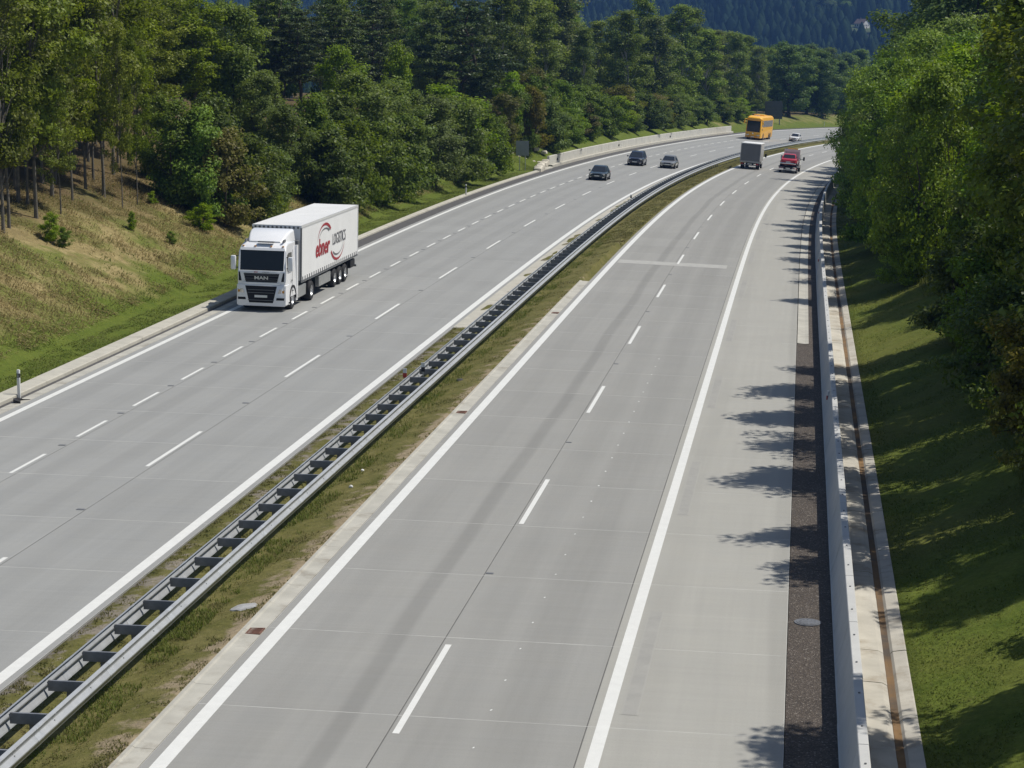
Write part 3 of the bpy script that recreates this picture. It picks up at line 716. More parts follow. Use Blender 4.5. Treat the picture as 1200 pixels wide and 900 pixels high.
LM = {
 'aspen': leafmat('aspen_leaves', (0.1079, 0.1503, 0.0145), (0.146, 0.1814, 0.0177), gloss=.22, trans=.4),
 'birch': leafmat('birch_leaves', (0.1055, 0.1676, 0.0177), (0.1484, 0.2011, 0.0225), gloss=.22, trans=.38),
 'willow': leafmat('willow_leaves', (0.0851, 0.1293, 0.0258), (0.1145, 0.1539, 0.0338), gloss=.22),
 'bush': leafmat('bush_leaves', (0.0677, 0.1199, 0.0142), (0.1069, 0.1599, 0.0177), gloss=.22),
 'bright': leafmat('bright_leaves', (0.1101, 0.2033, 0.0113), (0.1583, 0.2323, 0.0145), gloss=.22, trans=.42),
 'olive': leafmat('olive_leaves', (0.1173, 0.1197, 0.0184), (0.1518, 0.1311, 0.0239), gloss=.22),
 'sallow': leafmat('sallow_leaves', (0.1119, 0.2122, 0.0145), (0.1569, 0.2508, 0.0193), gloss=.22, trans=.4),
 'oak': leafmat('broad_leaves', (0.0635, 0.1188, 0.0224), (0.092, 0.1478, 0.0276), gloss=.22),
 'pine': leafmat('pine_needles', (0.0452, 0.0718, 0.0224), (0.0634, 0.0909, 0.0259), gloss=.25, trans=.15),
 'spruce': leafmat('spruce_needles', (0.035, 0.0547, 0.019), (0.0508, 0.0684, 0.0224), gloss=.2, trans=.12),
}
BK = {'pale': mat('pale_bark', (.14, .125, .10), .9, var=.35, scale=2.0, dirt=((.05, .045, .035), 3.0, .5, .8)), 'dark': mat('dark_bark', (.07, .055, .04), .95, var=.3, scale=4),
      'birch': mat('birch_bark', (.42, .40, .36), .8, var=.2, scale=3, dirt=((.04, .035, .03), 4.0, .55, .9))}
oval = lambda t: np.clip(np.sin(np.pi * np.clip(.12 + .86 * t, 0, 1)), .05, 1) ** .75
tall = lambda t: np.clip((1 - t) ** .55 * (.35 + 1.3 * np.minimum(t, .4)), .04, 1) * 1.15
dome = lambda t: np.clip(np.sqrt(np.clip(1 - t ** 2.2, 0, 1)), .06, 1)
for v_ in (0, 1, 2):
    broadleaf(f'aspen{v_}', 10 + v_, 16, 2.9, .26, 150, 72, .74, .115, LM['aspen'], BK['pale'], oval, .085, 26, (.9, -.5, .4)[v_])
    broadleaf(f'birch{v_}', 20 + v_, 15, 3.3, .10, 220, 74, .80, .125, LM['birch'], BK['birch'], tall, .14, 30, (.3, -.3, .5)[v_])
    broadleaf(f'bush{v_}', 40 + v_, 4.5, 2.4, .02, 130, 95, .58, .095, LM['bush'], BK['dark'], dome, .06, 22, .2, 4)
    broadleaf(f'sallow{v_}', 60 + v_, 8.5, 3.6, .03, 280, 100, .78, .10, LM['sallow'], BK['dark'], dome, .09, 36, .3, 4)
for v_ in (0, 1):
    broadleaf(f'willow{v_}', 30 + v_, 9, 3.2, .08, 200, 95, .78, .11, LM['willow'], BK['dark'], oval, .12, 26, .3, 2)
    broadleaf(f'bright{v_}', 50 + v_, 6, 2.6, .03, 140, 100, .66, .10, LM['bright'], BK['dark'], oval, .08, 22, .2, 3)
    broadleaf(f'olive{v_}', 55 + v_, 5.5, 2.4, .03, 130, 95, .62, .10, LM['olive'], BK['dark'], dome, .07, 22, .2, 3)
    broadleaf(f'oak{v_}', 70 + v_, 15, 5.0, .12, 240, 110, 1.1, .17, LM['oak'], BK['dark'], oval, .28, 34, .2)
    conifer(f'pine{v_}', 80 + v_, 14, 3.2, .30, LM['pine'], BK['dark'], .17, True)
    conifer(f'spruce{v_}', 85 + v_, 16, 3.0, .06, LM['spruce'], BK['dark'], .17)
TREE_N = 0
def tree(kind, s, off, h, label, name='tree', group=None, wide=1.0, sink=0.0, cat=None, rot=None):
    global TREE_N
    rg = random.Random(1000 + TREE_N); TREE_N += 1
    tm, cm, ph, pr = PROTO[kind]; k = h / ph
    o = P3(s, off, -sink, True)
    mw = Matrix.Translation(o) @ Matrix.Rotation(rg.uniform(0, 6.28) if rot is None else rot, 4, 'Z') @ Matrix.Diagonal((k * wide, k * wide * rg.uniform(.92, 1.08), k, 1))
    r = empty(name, mw, label, cat or ('bush' if name.endswith('bush') or name.endswith('shrub') else 'tree'), group)
    put('trunk', tm, r); put('crown', cm, r)
    return r
# ------------------------------------------------------------ planting: kind, chainage, offset, height, width factor, name, label, group
PLANTS = [
 ('aspen0', 105.3, -32.3, 17.3, 0.95, 'slender_tree', 'thickest pale-trunked tree of the slender stand, leaning right above the straw bank', 'slender trees of the stand on the left bank'),
 ('aspen1', 99.9, -32.0, 15.1, 0.95, 'slender_tree', 'slender leaning tree at the left picture edge, lowest on the bank', 'slender trees of the stand on the left bank'),
 ('aspen2', 101.2, -32.2, 14.0, 0.95, 'slender_tree', 'thin curved tree right beside the leaning one at the left picture edge', 'slender trees of the stand on the left bank'),
 ('aspen0', 118.5, -33.1, 16.2, 0.95, 'slender_tree', "dark leaning front trunk of the close pair at the stand's right end", 'slender trees of the stand on the left bank'),
 ('aspen1', 125.0, -34.7, 17.3, 0.95, 'slender_tree', "rear trunk of the close pair at the stand's right end", 'slender trees of the stand on the left bank'),
 ('aspen2', 117.3, -31.6, 10.8, 0.52, 'slender_tree', 'very thin sapling on the straw bank, left one of two', 'slender trees of the stand on the left bank'),
 ('aspen0', 120.4, -31.7, 10.3, 0.56, 'slender_tree', 'very thin sapling on the straw bank, right one of two', 'slender trees of the stand on the left bank'),
 ('aspen1', 118.2, -34.1, 13.0, 0.95, 'slender_tree', 'slender thin-trunked tree inside the shaded stand on the left bank', 'slender trees of the stand on the left bank'),
 ('aspen2', 107.9, -31.9, 7.6, 0.95, 'slender_tree', 'slender thin-trunked tree inside the shaded stand on the left bank', 'slender trees of the stand on the left bank'),
 ('aspen0', 107.0, -33.9, 16.2, 0.95, 'slender_tree', 'slender thin-trunked tree inside the shaded stand on the left bank', 'slender trees of the stand on the left bank'),
 ('aspen1', 111.8, -33.8, 16.2, 0.95, 'slender_tree', 'slender thin-trunked tree inside the shaded stand on the left bank', 'slender trees of the stand on the left bank'),
 ('aspen2', 115.9, -36.8, 17.3, 0.95, 'slender_tree', 'slender thin-trunked tree inside the shaded stand on the left bank', 'slender trees of the stand on the left bank'),
 ('aspen0', 121.3, -36.5, 17.3, 0.95, 'slender_tree', 'slender thin-trunked tree inside the shaded stand on the left bank', 'slender trees of the stand on the left bank'),
 ('aspen1', 127.4, -37.1, 16.2, 0.95, 'slender_tree', 'slender thin-trunked tree inside the shaded stand on the left bank', 'slender trees of the stand on the left bank'),
 ('aspen2', 117.8, -38.3, 17.3, 0.95, 'slender_tree', 'slender thin-trunked tree inside the shaded stand on the left bank', 'slender trees of the stand on the left bank'),
 ('aspen0', 125.8, -39.5, 18.4, 0.95, 'slender_tree', 'slender thin-trunked tree inside the shaded stand on the left bank', 'slender trees of the stand on the left bank'),
 ('aspen1', 132.5, -39.5, 17.3, 0.95, 'slender_tree', 'slender thin-trunked tree inside the shaded stand on the left bank', 'slender trees of the stand on the left bank'),
 ('aspen2', 132.8, -36.3, 15.1, 0.95, 'slender_tree', 'slender thin-trunked tree inside the shaded stand on the left bank', 'slender trees of the stand on the left bank'),
 ('aspen0', 106.5, -35.4, 16.2, 0.95, 'slender_tree', 'slender thin-trunked tree inside the shaded stand on the left bank', 'slender trees of the stand on the left bank'),
 ('aspen1', 132.9, -38.0, 16.2, 0.95, 'slender_tree', 'slender thin-trunked tree inside the shaded stand on the left bank', 'slender trees of the stand on the left bank'),
 ('aspen2', 139.5, -37.2, 13.0, 0.95, 'slender_tree', 'slender thin-trunked tree inside the shaded stand on the left bank', 'slender trees of the stand on the left bank'),
 ('aspen0', 115.7, -38.9, 17.3, 0.95, 'slender_tree', 'slender thin-trunked tree inside the shaded stand on the left bank', 'slender trees of the stand on the left bank'),
 ('aspen1', 126.6, -42.3, 18.4, 0.95, 'slender_tree', 'slender thin-trunked tree inside the shaded stand on the left bank', 'slender trees of the stand on the left bank'),
 ('aspen2', 130.5, -42.1, 18.4, 0.95, 'slender_tree', 'slender thin-trunked tree inside the shaded stand on the left bank', 'slender trees of the stand on the left bank'),
 ('aspen0', 135.5, -41.9, 18.4, 0.95, 'slender_tree', 'slender thin-trunked tree inside the shaded stand on the left bank', 'slender trees of the stand on the left bank'),
 ('aspen1', 144.5, -38.0, 10.9, 1.34, 'slender_tree', 'leafy slender tree at the right flank of the left bank stand', 'slender trees of the stand on the left bank'),
 ('aspen2', 158.0, -41.0, 11.1, 1.43, 'slender_tree', 'leafy slender tree at the right flank of the left bank stand', 'slender trees of the stand on the left bank'),
 ('aspen0', 156.5, -39.0, 10.2, 1.55, 'slender_tree', 'leafy slender tree at the right flank of the left bank stand', 'slender trees of the stand on the left bank'),
 ('aspen1', 146.0, -40.0, 11.7, 1.27, 'slender_tree', 'leafy slender tree at the right flank of the left bank stand', 'slender trees of the stand on the left bank'),
 ('aspen2', 161.5, -44.0, 11.7, 1.4, 'slender_tree', 'leafy slender tree at the right flank of the left bank stand', 'slender trees of the stand on the left bank'),
 ('aspen0', 154.0, -44.0, 11.9, 1.31, 'slender_tree', 'leafy slender tree at the right flank of the left bank stand', 'slender trees of the stand on the left bank'),
 ('aspen1', 103.1, -33.6, 13.0, 0.95, 'slender_tree', 'thin dark-trunked young tree inside the shaded stand on the left bank', 'slender trees of the stand on the left bank'),
 ('aspen2', 109.7, -35.1, 14.0, 0.95, 'slender_tree', 'thin dark-trunked young tree inside the shaded stand on the left bank', 'slender trees of the stand on the left bank'),
 ('aspen0', 107.3, -33.5, 11.9, 0.95, 'slender_tree', 'thin dark-trunked young tree inside the shaded stand on the left bank', 'slender trees of the stand on the left bank'),
 ('aspen1', 115.2, -35.6, 14.0, 0.95, 'slender_tree', 'thin dark-trunked young tree inside the shaded stand on the left bank', 'slender trees of the stand on the left bank'),
 ('aspen2', 116.5, -35.3, 13.0, 0.95, 'slender_tree', 'thin dark-trunked young tree inside the shaded stand on the left bank', 'slender trees of the stand on the left bank'),
 ('aspen0', 113.4, -33.2, 10.8, 0.95, 'slender_tree', 'thin dark-trunked young tree inside the shaded stand on the left bank', 'slender trees of the stand on the left bank'),
 ('aspen1', 121.6, -35.9, 14.0, 0.95, 'slender_tree', 'thin dark-trunked young tree inside the shaded stand on the left bank', 'slender trees of the stand on the left bank'),
 ('aspen2', 121.9, -34.9, 13.0, 0.95, 'slender_tree', 'thin dark-trunked young tree inside the shaded stand on the left bank', 'slender trees of the stand on the left bank'),
 ('aspen0', 134.3, -39.0, 15.1, 0.95, 'slender_tree', 'thin dark-trunked young tree inside the shaded stand on the left bank', 'slender trees of the stand on the left bank'),
 ('aspen1', 131.0, -36.4, 13.0, 0.95, 'slender_tree', 'thin dark-trunked young tree inside the shaded stand on the left bank', 'slender trees of the stand on the left bank'),
 ('aspen2', 121.6, -39.2, 16.2, 0.95, 'slender_tree', 'thin dark-trunked young tree inside the shaded stand on the left bank', 'slender trees of the stand on the left bank'),
 ('aspen0', 129.1, -40.1, 16.2, 0.95, 'slender_tree', 'thin dark-trunked young tree inside the shaded stand on the left bank', 'slender trees of the stand on the left bank'),
 ('bright0', 102.6, -30.6, 1.4, 1.05, 'bank_shrub', 'small bright shrub at the foot of the thick pale trunk', 'shrubs on the straw-coloured bank'),
 ('bright1', 102.4, -29.8, 1.0, 1.15, 'bank_shrub', 'low shrub right beside the bright shrub below the stand', 'shrubs on the straw-coloured bank'),
 ('bright0', 112.1, -29.4, 1.0, 0.73, 'bank_shrub', 'tiny dark shrub alone on the straw bank below the saplings', 'shrubs on the straw-coloured bank'),
 ('bright1', 113.3, -27.5, 0.7, 1.08, 'bank_shrub', 'tiny low shrub on the bank just above the green verge', 'shrubs on the straw-coloured bank'),
 ('bright0', 120.2, -27.7, 1.5, 1.38, 'bank_shrub', 'small round shrub on the bank just behind the lorry cab', 'shrubs on the straw-coloured bank'),
 ('bright1', 121.7, -31.2, 0.7, 1.24, 'bank_shrub', 'tiny shrub beside the dark edge of the hedge on the bank', 'shrubs on the straw-coloured bank'),
 ('bright0', 124.6, -30.7, 6.1, 0.9, 'thicket_bush', 'yellowish green bush at the left end of the thicket above the lorry', 'thicket of bushes on the bank behind the lorry'),
 ('bright1', 124.9, -29.2, 6.3, 0.93, 'thicket_bush', 'yellowish green bush standing in front, second from the left in the thicket', 'thicket of bushes on the bank behind the lorry'),
 ('olive0', 125.5, -27.9, 5.8, 0.94, 'thicket_bush', 'olive green bush in the front of the thicket behind the lorry cab', 'thicket of bushes on the bank behind the lorry'),
 ('bush0', 130.6, -27.5, 5.2, 0.96, 'thicket_bush', "dark bush directly above the lorry's roof fairing", 'thicket of bushes on the bank behind the lorry'),
 ('bush1', 136.5, -27.5, 4.0, 1.03, 'thicket_bush', 'dark bush above the front of the white trailer', 'thicket of bushes on the bank behind the lorry'),
 ('bright0', 129.0, -33.0, 5.4, 0.76, 'thicket_bush', "bright green bush hidden at the stand's edge, leftmost of the thicket", 'thicket of bushes on the bank behind the lorry'),
 ('willow0', 144.3, -28.9, 6.0, 1.12, 'thicket_bush', 'grey green bush at the upper right of the thicket', 'thicket of bushes on the bank behind the lorry'),
 ('bush2', 131.5, -30.2, 6.4, 0.73, 'thicket_bush', 'dark green bush at the back of the thicket', 'thicket of bushes on the bank behind the lorry'),
 ('willow1', 160.0, -37.0, 10.3, 0.99, 'willow_tree', 'tall grey green willow rising behind the thicket, left of the pines', None),
 ('willow0', 156.0, -33.5, 6.4, 1.03, 'willow_tree', 'smaller grey green willow below the dark pines', None),
 ('pine0', 201.5, -45.0, 11.8, 1.4, 'pine_tree', 'dark pine, leftmost of the pine group', 'dark pines on the left bank'),
 ('pine1', 199.5, -42.0, 10.1, 1.62, 'pine_tree', 'dark pine with blue green top beside the willow', 'dark pines on the left bank'),
 ('pine0', 210.0, -41.0, 11.6, 1.48, 'pine_tree', 'dark pine above the bright green round bush', 'dark pines on the left bank'),
 ('pine1', 225.0, -41.0, 12.8, 1.44, 'pine_tree', 'dark pine left of the round bright tree', 'dark pines on the left bank'),
 ('pine0', 227.5, -31.5, 16.3, 1.39, 'pine_tree', 'large dark pine with bare lower trunk standing alone over the bush row', 'dark pines on the left bank'),
 ('spruce0', 274.0, -40.0, 14.2, 1.28, 'spruce_tree', 'dark spruce right behind the large lone pine', 'dark pines on the left bank'),
 ('bright1', 177.0, -32.5, 8.5, 0.8, 'round_bush', 'bright green round tree between pines and the bush row', None),
 ('bright0', 192.5, -31.0, 9.6, 0.55, 'round_bush', 'small bright green round tree left of the large lone pine', None),
 ('willow1', 238.0, -38.0, 11.9, 0.74, 'willow_tree', 'dull green round tree just left of the large lone pine', None),
 ('bush0', 149.2, -28.0, 6.9, 0.83, 'verge_bush', 'dark bush at the left end of the long row, behind the trailer', 'long row of bushes above the green verge'),
 ('bush1', 147.2, -26.3, 5.7, 1.06, 'verge_bush', 'dark spreading bush low in the row right behind the trailer', 'long row of bushes above the green verge'),
 ('bush2', 152.9, -25.8, 6.2, 1.0, 'verge_bush', 'dense dark bush second along the verge from the trailer', 'long row of bushes above the green verge'),
 ('bush0', 160.2, -25.4, 5.9, 1.03, 'verge_bush', 'dark round bush third along the verge from the trailer', 'long row of bushes above the green verge'),
 ('bush1', 169.9, -25.3, 6.3, 1.03, 'verge_bush', 'dark bush in the middle of the row', 'long row of bushes above the green verge'),
 ('willow0', 182.0, -25.5, 7.6, 1.41, 'verge_bush', 'grey green bush in the middle of the row', 'long row of bushes above the green verge'),
 ('bush2', 190.9, -25.1, 7.3, 0.93, 'verge_bush', 'dark bush in the row left of the road sign', 'long row of bushes above the green verge'),
 ('bush0', 202.5, -25.0, 6.6, 1.0, 'verge_bush', 'dark low bush in the row near the road sign', 'long row of bushes above the green verge'),
 ('bush1', 210.1, -24.9, 5.3, 0.82, 'verge_bush', 'dark bush right beside the road sign, last of the row', 'long row of bushes above the green verge'),
 ('bright1', 166.1, -28.0, 8.3, 1.08, 'verge_bush', 'bright bush crest in the upper row behind the trailer', 'long row of bushes above the green verge'),
 ('bush2', 163.2, -29.4, 6.3, 0.99, 'verge_bush', 'dark bush in the upper row under the bright round tree', 'long row of bushes above the green verge'),
 ('bright0', 183.0, -28.5, 7.5, 1.14, 'verge_bush', 'bright bush in the upper row under the pines', 'long row of bushes above the green verge'),
 ('bright1', 199.5, -27.8, 7.1, 1.41, 'verge_bush', 'bright bush crest in the upper row below the lone pine', 'long row of bushes above the green verge'),
 ('bright0', 210.6, -27.7, 6.0, 1.17, 'verge_bush', 'small bright bush below the lone pine, right side', 'long row of bushes above the green verge'),
 ('bush0', 187.9, -27.2, 5.3, 1.16, 'verge_bush', 'dark bush between the two bright crests', 'long row of bushes above the green verge'),
 ('willow1', 174.3, -27.8, 7.5, 1.17, 'verge_bush', 'grey green bush in the upper row over the third verge bush', 'long row of bushes above the green verge'),
 ('bush1', 209.4, -26.4, 5.4, 0.96, 'verge_bush', 'dark bush in the upper row behind the road sign', 'long row of bushes above the green verge'),
 ('olive1', 224.1, -26.5, 6.6, 0.76, 'sign_bush', 'olive bush left behind the road sign', 'bushes behind the road sign'),
 ('bush2', 229.0, -25.9, 6.7, 0.61, 'sign_bush', 'dark bush directly behind the road sign', 'bushes behind the road sign'),
 ('olive0', 230.6, -24.7, 6.6, 0.75, 'sign_bush', 'tall olive bush right behind the road sign', 'bushes behind the road sign'),
 ('bush0', 236.7, -24.3, 5.8, 0.69, 'sign_bush', 'bush at the top of the stone chute', 'bushes behind the road sign'),
 ('bright1', 230.3, -26.8, 7.1, 0.77, 'sign_bush', 'bright bush high behind the road sign', 'bushes behind the road sign'),
 ('bush1', 242.1, -26.1, 6.8, 0.69, 'sign_bush', 'bush high above the stone chute', 'bushes behind the road sign'),
 ('birch0', 260.0, -34.0, 15.3, 1.25, 'birch_tree', 'yellow green birch right of the dark spruce', 'birches behind the retaining wall'),
 ('birch1', 289.5, -39.0, 18.1, 1.05, 'birch_tree', 'tall birch behind, cut by the picture top, right of the spruce', 'birches behind the retaining wall'),
 ('birch2', 306.0, -41.0, 19.7, 1.4, 'birch_tree', 'tall birch at the back over the road sign', 'birches behind the retaining wall'),
 ('birch0', 262.5, -29.0, 13.5, 1.15, 'birch_tree', "light green birch standing forward at the wall's start", 'birches behind the retaining wall'),
 ('birch1', 332.5, -43.0, 21.8, 1.25, 'birch_tree', 'tallest birch left of the gap that shows the hills', 'birches behind the retaining wall'),
 ('birch2', 292.5, -30.0, 12.2, 1.05, 'birch_tree', 'birch below the gap that shows the hills', 'birches behind the retaining wall'),
 ('birch0', 334.5, -37.0, 13.3, 1.4, 'birch_tree', 'smaller birch behind, right of the hill gap', 'birches behind the retaining wall'),
 ('birch1', 329.0, -33.0, 14.3, 1.15, 'birch_tree', 'broad birch left of the tallest crown over the wall', 'birches behind the retaining wall'),
 ('birch2', 319.5, -29.0, 15.9, 1.25, 'birch_tree', 'light birch in front of the tallest crown over the wall', 'birches behind the retaining wall'),
 ('birch0', 351.5, -34.0, 18.5, 1.05, 'birch_tree', "tallest birch crown over the wall's middle", 'birches behind the retaining wall'),
 ('birch1', 344.0, -30.0, 15.3, 1.4, 'birch_tree', 'birch just right of the tallest crown', 'birches behind the retaining wall'),
 ('birch2', 378.0, -35.0, 17.3, 1.15, 'birch_tree', 'birch in the back row over the wall', 'birches behind the retaining wall'),
 ('birch0', 372.0, -31.0, 18.9, 1.25, 'birch_tree', 'second tallest birch over the wall', 'birches behind the retaining wall'),
 ('birch1', 403.5, -36.0, 19.4, 1.05, 'birch_tree', 'birch behind the second tallest one', 'birches behind the retaining wall'),
 ('birch2', 392.0, -31.0, 15.9, 1.4, 'birch_tree', 'birch with white trunk left of the coach', 'birches behind the retaining wall'),
 ('birch0', 396.5, -30.0, 15.9, 1.15, 'birch_tree', 'birch with pale twin trunks left of the coach', 'birches behind the retaining wall'),
 ('birch1', 427.5, -35.0, 16.2, 1.25, 'birch_tree', 'birch at the back, up left of the coach', 'birches behind the retaining wall'),
 ('birch2', 419.5, -31.0, 16.0, 1.05, 'birch_tree', 'birch standing left above the coach roof', 'birches behind the retaining wall'),
 ('birch0', 446.0, -35.0, 16.0, 1.4, 'birch_tree', 'birch directly above the coach', 'birches behind the retaining wall'),
 ('birch1', 442.5, -32.0, 14.1, 1.15, 'birch_tree', 'birch behind the coach, next to the big sign', 'birches behind the retaining wall'),
 ('birch2', 474.5, -37.0, 14.3, 1.25, 'birch_tree', 'last birch of the row, behind the big sign', 'birches behind the retaining wall'),
 ('olive1', 243.5, -26.5, 7.3, 0.78, 'olive_bush', 'reddish olive tall bush behind the road sign', None),
 ('olive0', 240.5, -29.0, 4.6, 1.11, 'olive_bush', 'olive bush left above the road sign', None),
 ('bush2', 236.8, -23.6, 5.5, 1.11, 'wall_bush', 'bush behind the start of the retaining wall', 'bushes above the retaining wall'),
 ('bush0', 250.7, -23.8, 4.0, 1.23, 'wall_bush', 'low bush above the wall near its start', 'bushes above the retaining wall'),
 ('bush1', 265.7, -23.9, 4.6, 0.87, 'wall_bush', 'round dark bush above the wall, standing alone', 'bushes above the retaining wall'),
 ('bush2', 279.4, -23.9, 4.9, 1.11, 'wall_bush', 'bush above the wall left of the pointed dark one', 'bushes above the retaining wall'),
 ('bush0', 298.3, -24.1, 4.4, 0.94, 'wall_bush', 'dark bush above the wall right above the dark van-like car', 'bushes above the retaining wall'),
 ('bush1', 310.2, -24.4, 4.9, 1.08, 'wall_bush', 'bush above the middle of the wall, behind', 'bushes above the retaining wall'),
 ('bush2', 320.1, -23.8, 4.2, 0.97, 'wall_bush', 'darkest small bush above the middle of the wall', 'bushes above the retaining wall'),
 ('bush0', 332.9, -24.1, 4.6, 0.99, 'wall_bush', 'bush above the right half of the wall', 'bushes above the retaining wall'),
 ('bush1', 343.8, -23.7, 3.8, 1.04, 'wall_bush', 'low dark bush above the right half of the wall', 'bushes above the retaining wall'),
 ('bush2', 357.6, -24.0, 3.9, 1.25, 'wall_bush', 'green bush near the right end of the wall', 'bushes above the retaining wall'),
 ('bush0', 389.5, -27.4, 4.0, 1.35, 'wall_bush', 'bush left of the coach roof', 'bushes above the retaining wall'),
 ('bright0', 407.2, -27.5, 4.1, 1.66, 'wall_bush', 'bright bush just above the coach', 'bushes above the retaining wall'),
 ('olive1', 299.0, -25.7, 5.5, 1.3, 'wall_bush', 'olive bush in the second row above the wall', 'bushes above the retaining wall'),
 ('bush1', 274.5, -26.3, 5.5, 1.15, 'wall_bush', 'bush in the second row near the wall start', 'bushes above the retaining wall'),
 ('bush2', 337.3, -25.2, 5.6, 1.17, 'wall_bush', "bush in the second row above the wall's right half", 'bushes above the retaining wall'),
 ('bush0', 258.0, -26.0, 6.1, 1.07, 'wall_bush', 'tall bush in the second row near the olive bush', 'bushes above the retaining wall'),
 ('bush1', 248.6, -24.7, 3.8, 1.17, 'wall_bush', 'bush in the dense second row between the retaining wall and the birches', 'bushes above the retaining wall'),
 ('olive0', 264.7, -25.1, 3.9, 1.46, 'wall_bush', 'bush in the dense second row between the retaining wall and the birches', 'bushes above the retaining wall'),
 ('bush2', 279.2, -25.2, 4.1, 1.2, 'wall_bush', 'bush in the dense second row between the retaining wall and the birches', 'bushes above the retaining wall'),
 ('bright1', 294.7, -25.4, 4.3, 1.47, 'wall_bush', 'bush in the dense second row between the retaining wall and the birches', 'bushes above the retaining wall'),
 ('bush0', 310.5, -25.7, 4.4, 1.23, 'wall_bush', 'bush in the dense second row between the retaining wall and the birches', 'bushes above the retaining wall'),
 ('olive1', 324.1, -25.7, 4.4, 1.6, 'wall_bush', 'bush in the dense second row between the retaining wall and the birches', 'bushes above the retaining wall'),
 ('bush1', 334.4, -25.4, 4.2, 1.39, 'wall_bush', 'bush in the dense second row between the retaining wall and the birches', 'bushes above the retaining wall'),
 ('bright0', 347.3, -25.4, 4.2, 1.77, 'wall_bush', 'bush in the dense second row between the retaining wall and the birches', 'bushes above the retaining wall'),
 ('bush2', 359.5, -25.3, 3.9, 1.6, 'wall_bush', 'bush in the dense second row between the retaining wall and the birches', 'bushes above the retaining wall'),
 ('olive0', 390.7, -28.9, 3.8, 1.9, 'wall_bush', 'bush in the dense second row between the retaining wall and the birches', 'bushes above the retaining wall'),
 ('bush0', 402.3, -28.5, 3.8, 1.88, 'wall_bush', 'bush in the dense second row between the retaining wall and the birches', 'bushes above the retaining wall'),
 ('oak0', 464.5, -30.0, 15.0, 1.27, 'round_tree', 'big round dark tree right of the large sign, nearest of its clump', 'big round trees beyond the coach'),
 ('oak1', 499.5, -34.0, 14.7, 1.19, 'round_tree', 'big round tree in the middle of the far clump', 'big round trees beyond the coach'),
 ('oak0', 494.0, -29.0, 15.0, 1.02, 'round_tree', 'big round tree at the right end of the far clump', 'big round trees beyond the coach'),
 ('oak1', 490.5, -40.0, 14.7, 1.05, 'round_tree', 'big round tree behind the large sign', 'big round trees beyond the coach'),
 ('oak0', 532.0, -34.0, 13.2, 1.15, 'round_tree', 'far round tree half hidden by the right hand foliage', 'big round trees beyond the coach'),
 ('oak1', 529.0, -48.0, 17.2, 0.97, 'round_tree', 'dark round tree in the row behind the far clump beyond the coach', 'big round trees beyond the coach'),
 ('oak0', 560.0, -52.0, 17.2, 1.02, 'round_tree', 'dark round tree in the row behind the far clump beyond the coach', 'big round trees beyond the coach'),
 ('oak1', 567.0, -50.0, 17.8, 1.0, 'round_tree', 'dark round tree in the row behind the far clump beyond the coach', 'big round trees beyond the coach'),
 ('oak0', 591.0, -52.0, 17.7, 1.04, 'round_tree', 'dark round tree in the row behind the far clump beyond the coach', 'big round trees beyond the coach'),
 ('oak1', 585.0, -46.0, 16.4, 1.11, 'round_tree', 'dark round tree in the row behind the far clump beyond the coach', 'big round trees beyond the coach'),
 ('oak0', 613.0, -50.0, 17.9, 1.07, 'round_tree', 'dark round tree in the row behind the far clump beyond the coach', 'big round trees beyond the coach'),
 ('aspen1', 141.2, -48.9, 11.0, 0.95, 'woodland_tree', 'slender leafy tree deep in the wood behind the thicket and bush row', 'woodland trees behind the left bank'),
 ('birch0', 146.8, -51.8, 10.7, 0.95, 'woodland_tree', 'birch deep in the wood behind the thicket and bush row', 'woodland trees behind the left bank'),
 ('oak1', 148.6, -53.5, 11.2, 0.95, 'woodland_tree', 'round-crowned tree deep in the wood behind the thicket and bush row', 'woodland trees behind the left bank'),
 ('oak0', 156.4, -47.2, 11.5, 0.95, 'woodland_tree', 'round-crowned tree deep in the wood behind the thicket and bush row', 'woodland trees behind the left bank'),
 ('aspen2', 159.3, -58.4, 11.5, 0.95, 'woodland_tree', 'slender leafy tree deep in the wood behind the thicket and bush row', 'woodland trees behind the left bank'),
 ('aspen0', 164.5, -48.0, 10.7, 0.95, 'woodland_tree', 'slender leafy tree deep in the wood behind the thicket and bush row', 'woodland trees behind the left bank'),
 ('birch1', 165.5, -54.0, 11.2, 0.95, 'woodland_tree', 'birch deep in the wood behind the thicket and bush row', 'woodland trees behind the left bank'),
 ('pine1', 175.5, -48.5, 9.8, 1.0, 'woodland_tree', 'dark pine deep in the wood behind the thicket and bush row', 'woodland trees behind the left bank'),
 ('birch2', 177.1, -53.1, 11.0, 0.95, 'woodland_tree', 'birch deep in the wood behind the thicket and bush row', 'woodland trees behind the left bank'),
 ('aspen1', 185.2, -50.0, 11.5, 0.95, 'woodland_tree', 'slender leafy tree deep in the wood behind the thicket and bush row', 'woodland trees behind the left bank'),
 ('pine0', 184.4, -54.7, 11.4, 1.0, 'woodland_tree', 'dark pine deep in the wood behind the thicket and bush row', 'woodland trees behind the left bank'),
 ('pine1', 191.6, -51.3, 10.8, 1.0, 'woodland_tree', 'dark pine deep in the wood behind the thicket and bush row', 'woodland trees behind the left bank'),
 ('oak1', 190.5, -54.2, 12.1, 0.95, 'woodland_tree', 'round-crowned tree deep in the wood behind the thicket and bush row', 'woodland trees behind the left bank'),
 ('aspen2', 199.1, -49.4, 11.6, 0.95, 'woodland_tree', 'slender leafy tree deep in the wood behind the thicket and bush row', 'woodland trees behind the left bank'),
 ('birch0', 199.3, -55.3, 13.5, 0.95, 'woodland_tree', 'birch deep in the wood behind the thicket and bush row', 'woodland trees behind the left bank'),
 ('pine0', 210.0, -46.7, 11.0, 1.0, 'woodland_tree', 'dark pine deep in the wood behind the thicket and bush row', 'woodland trees behind the left bank'),
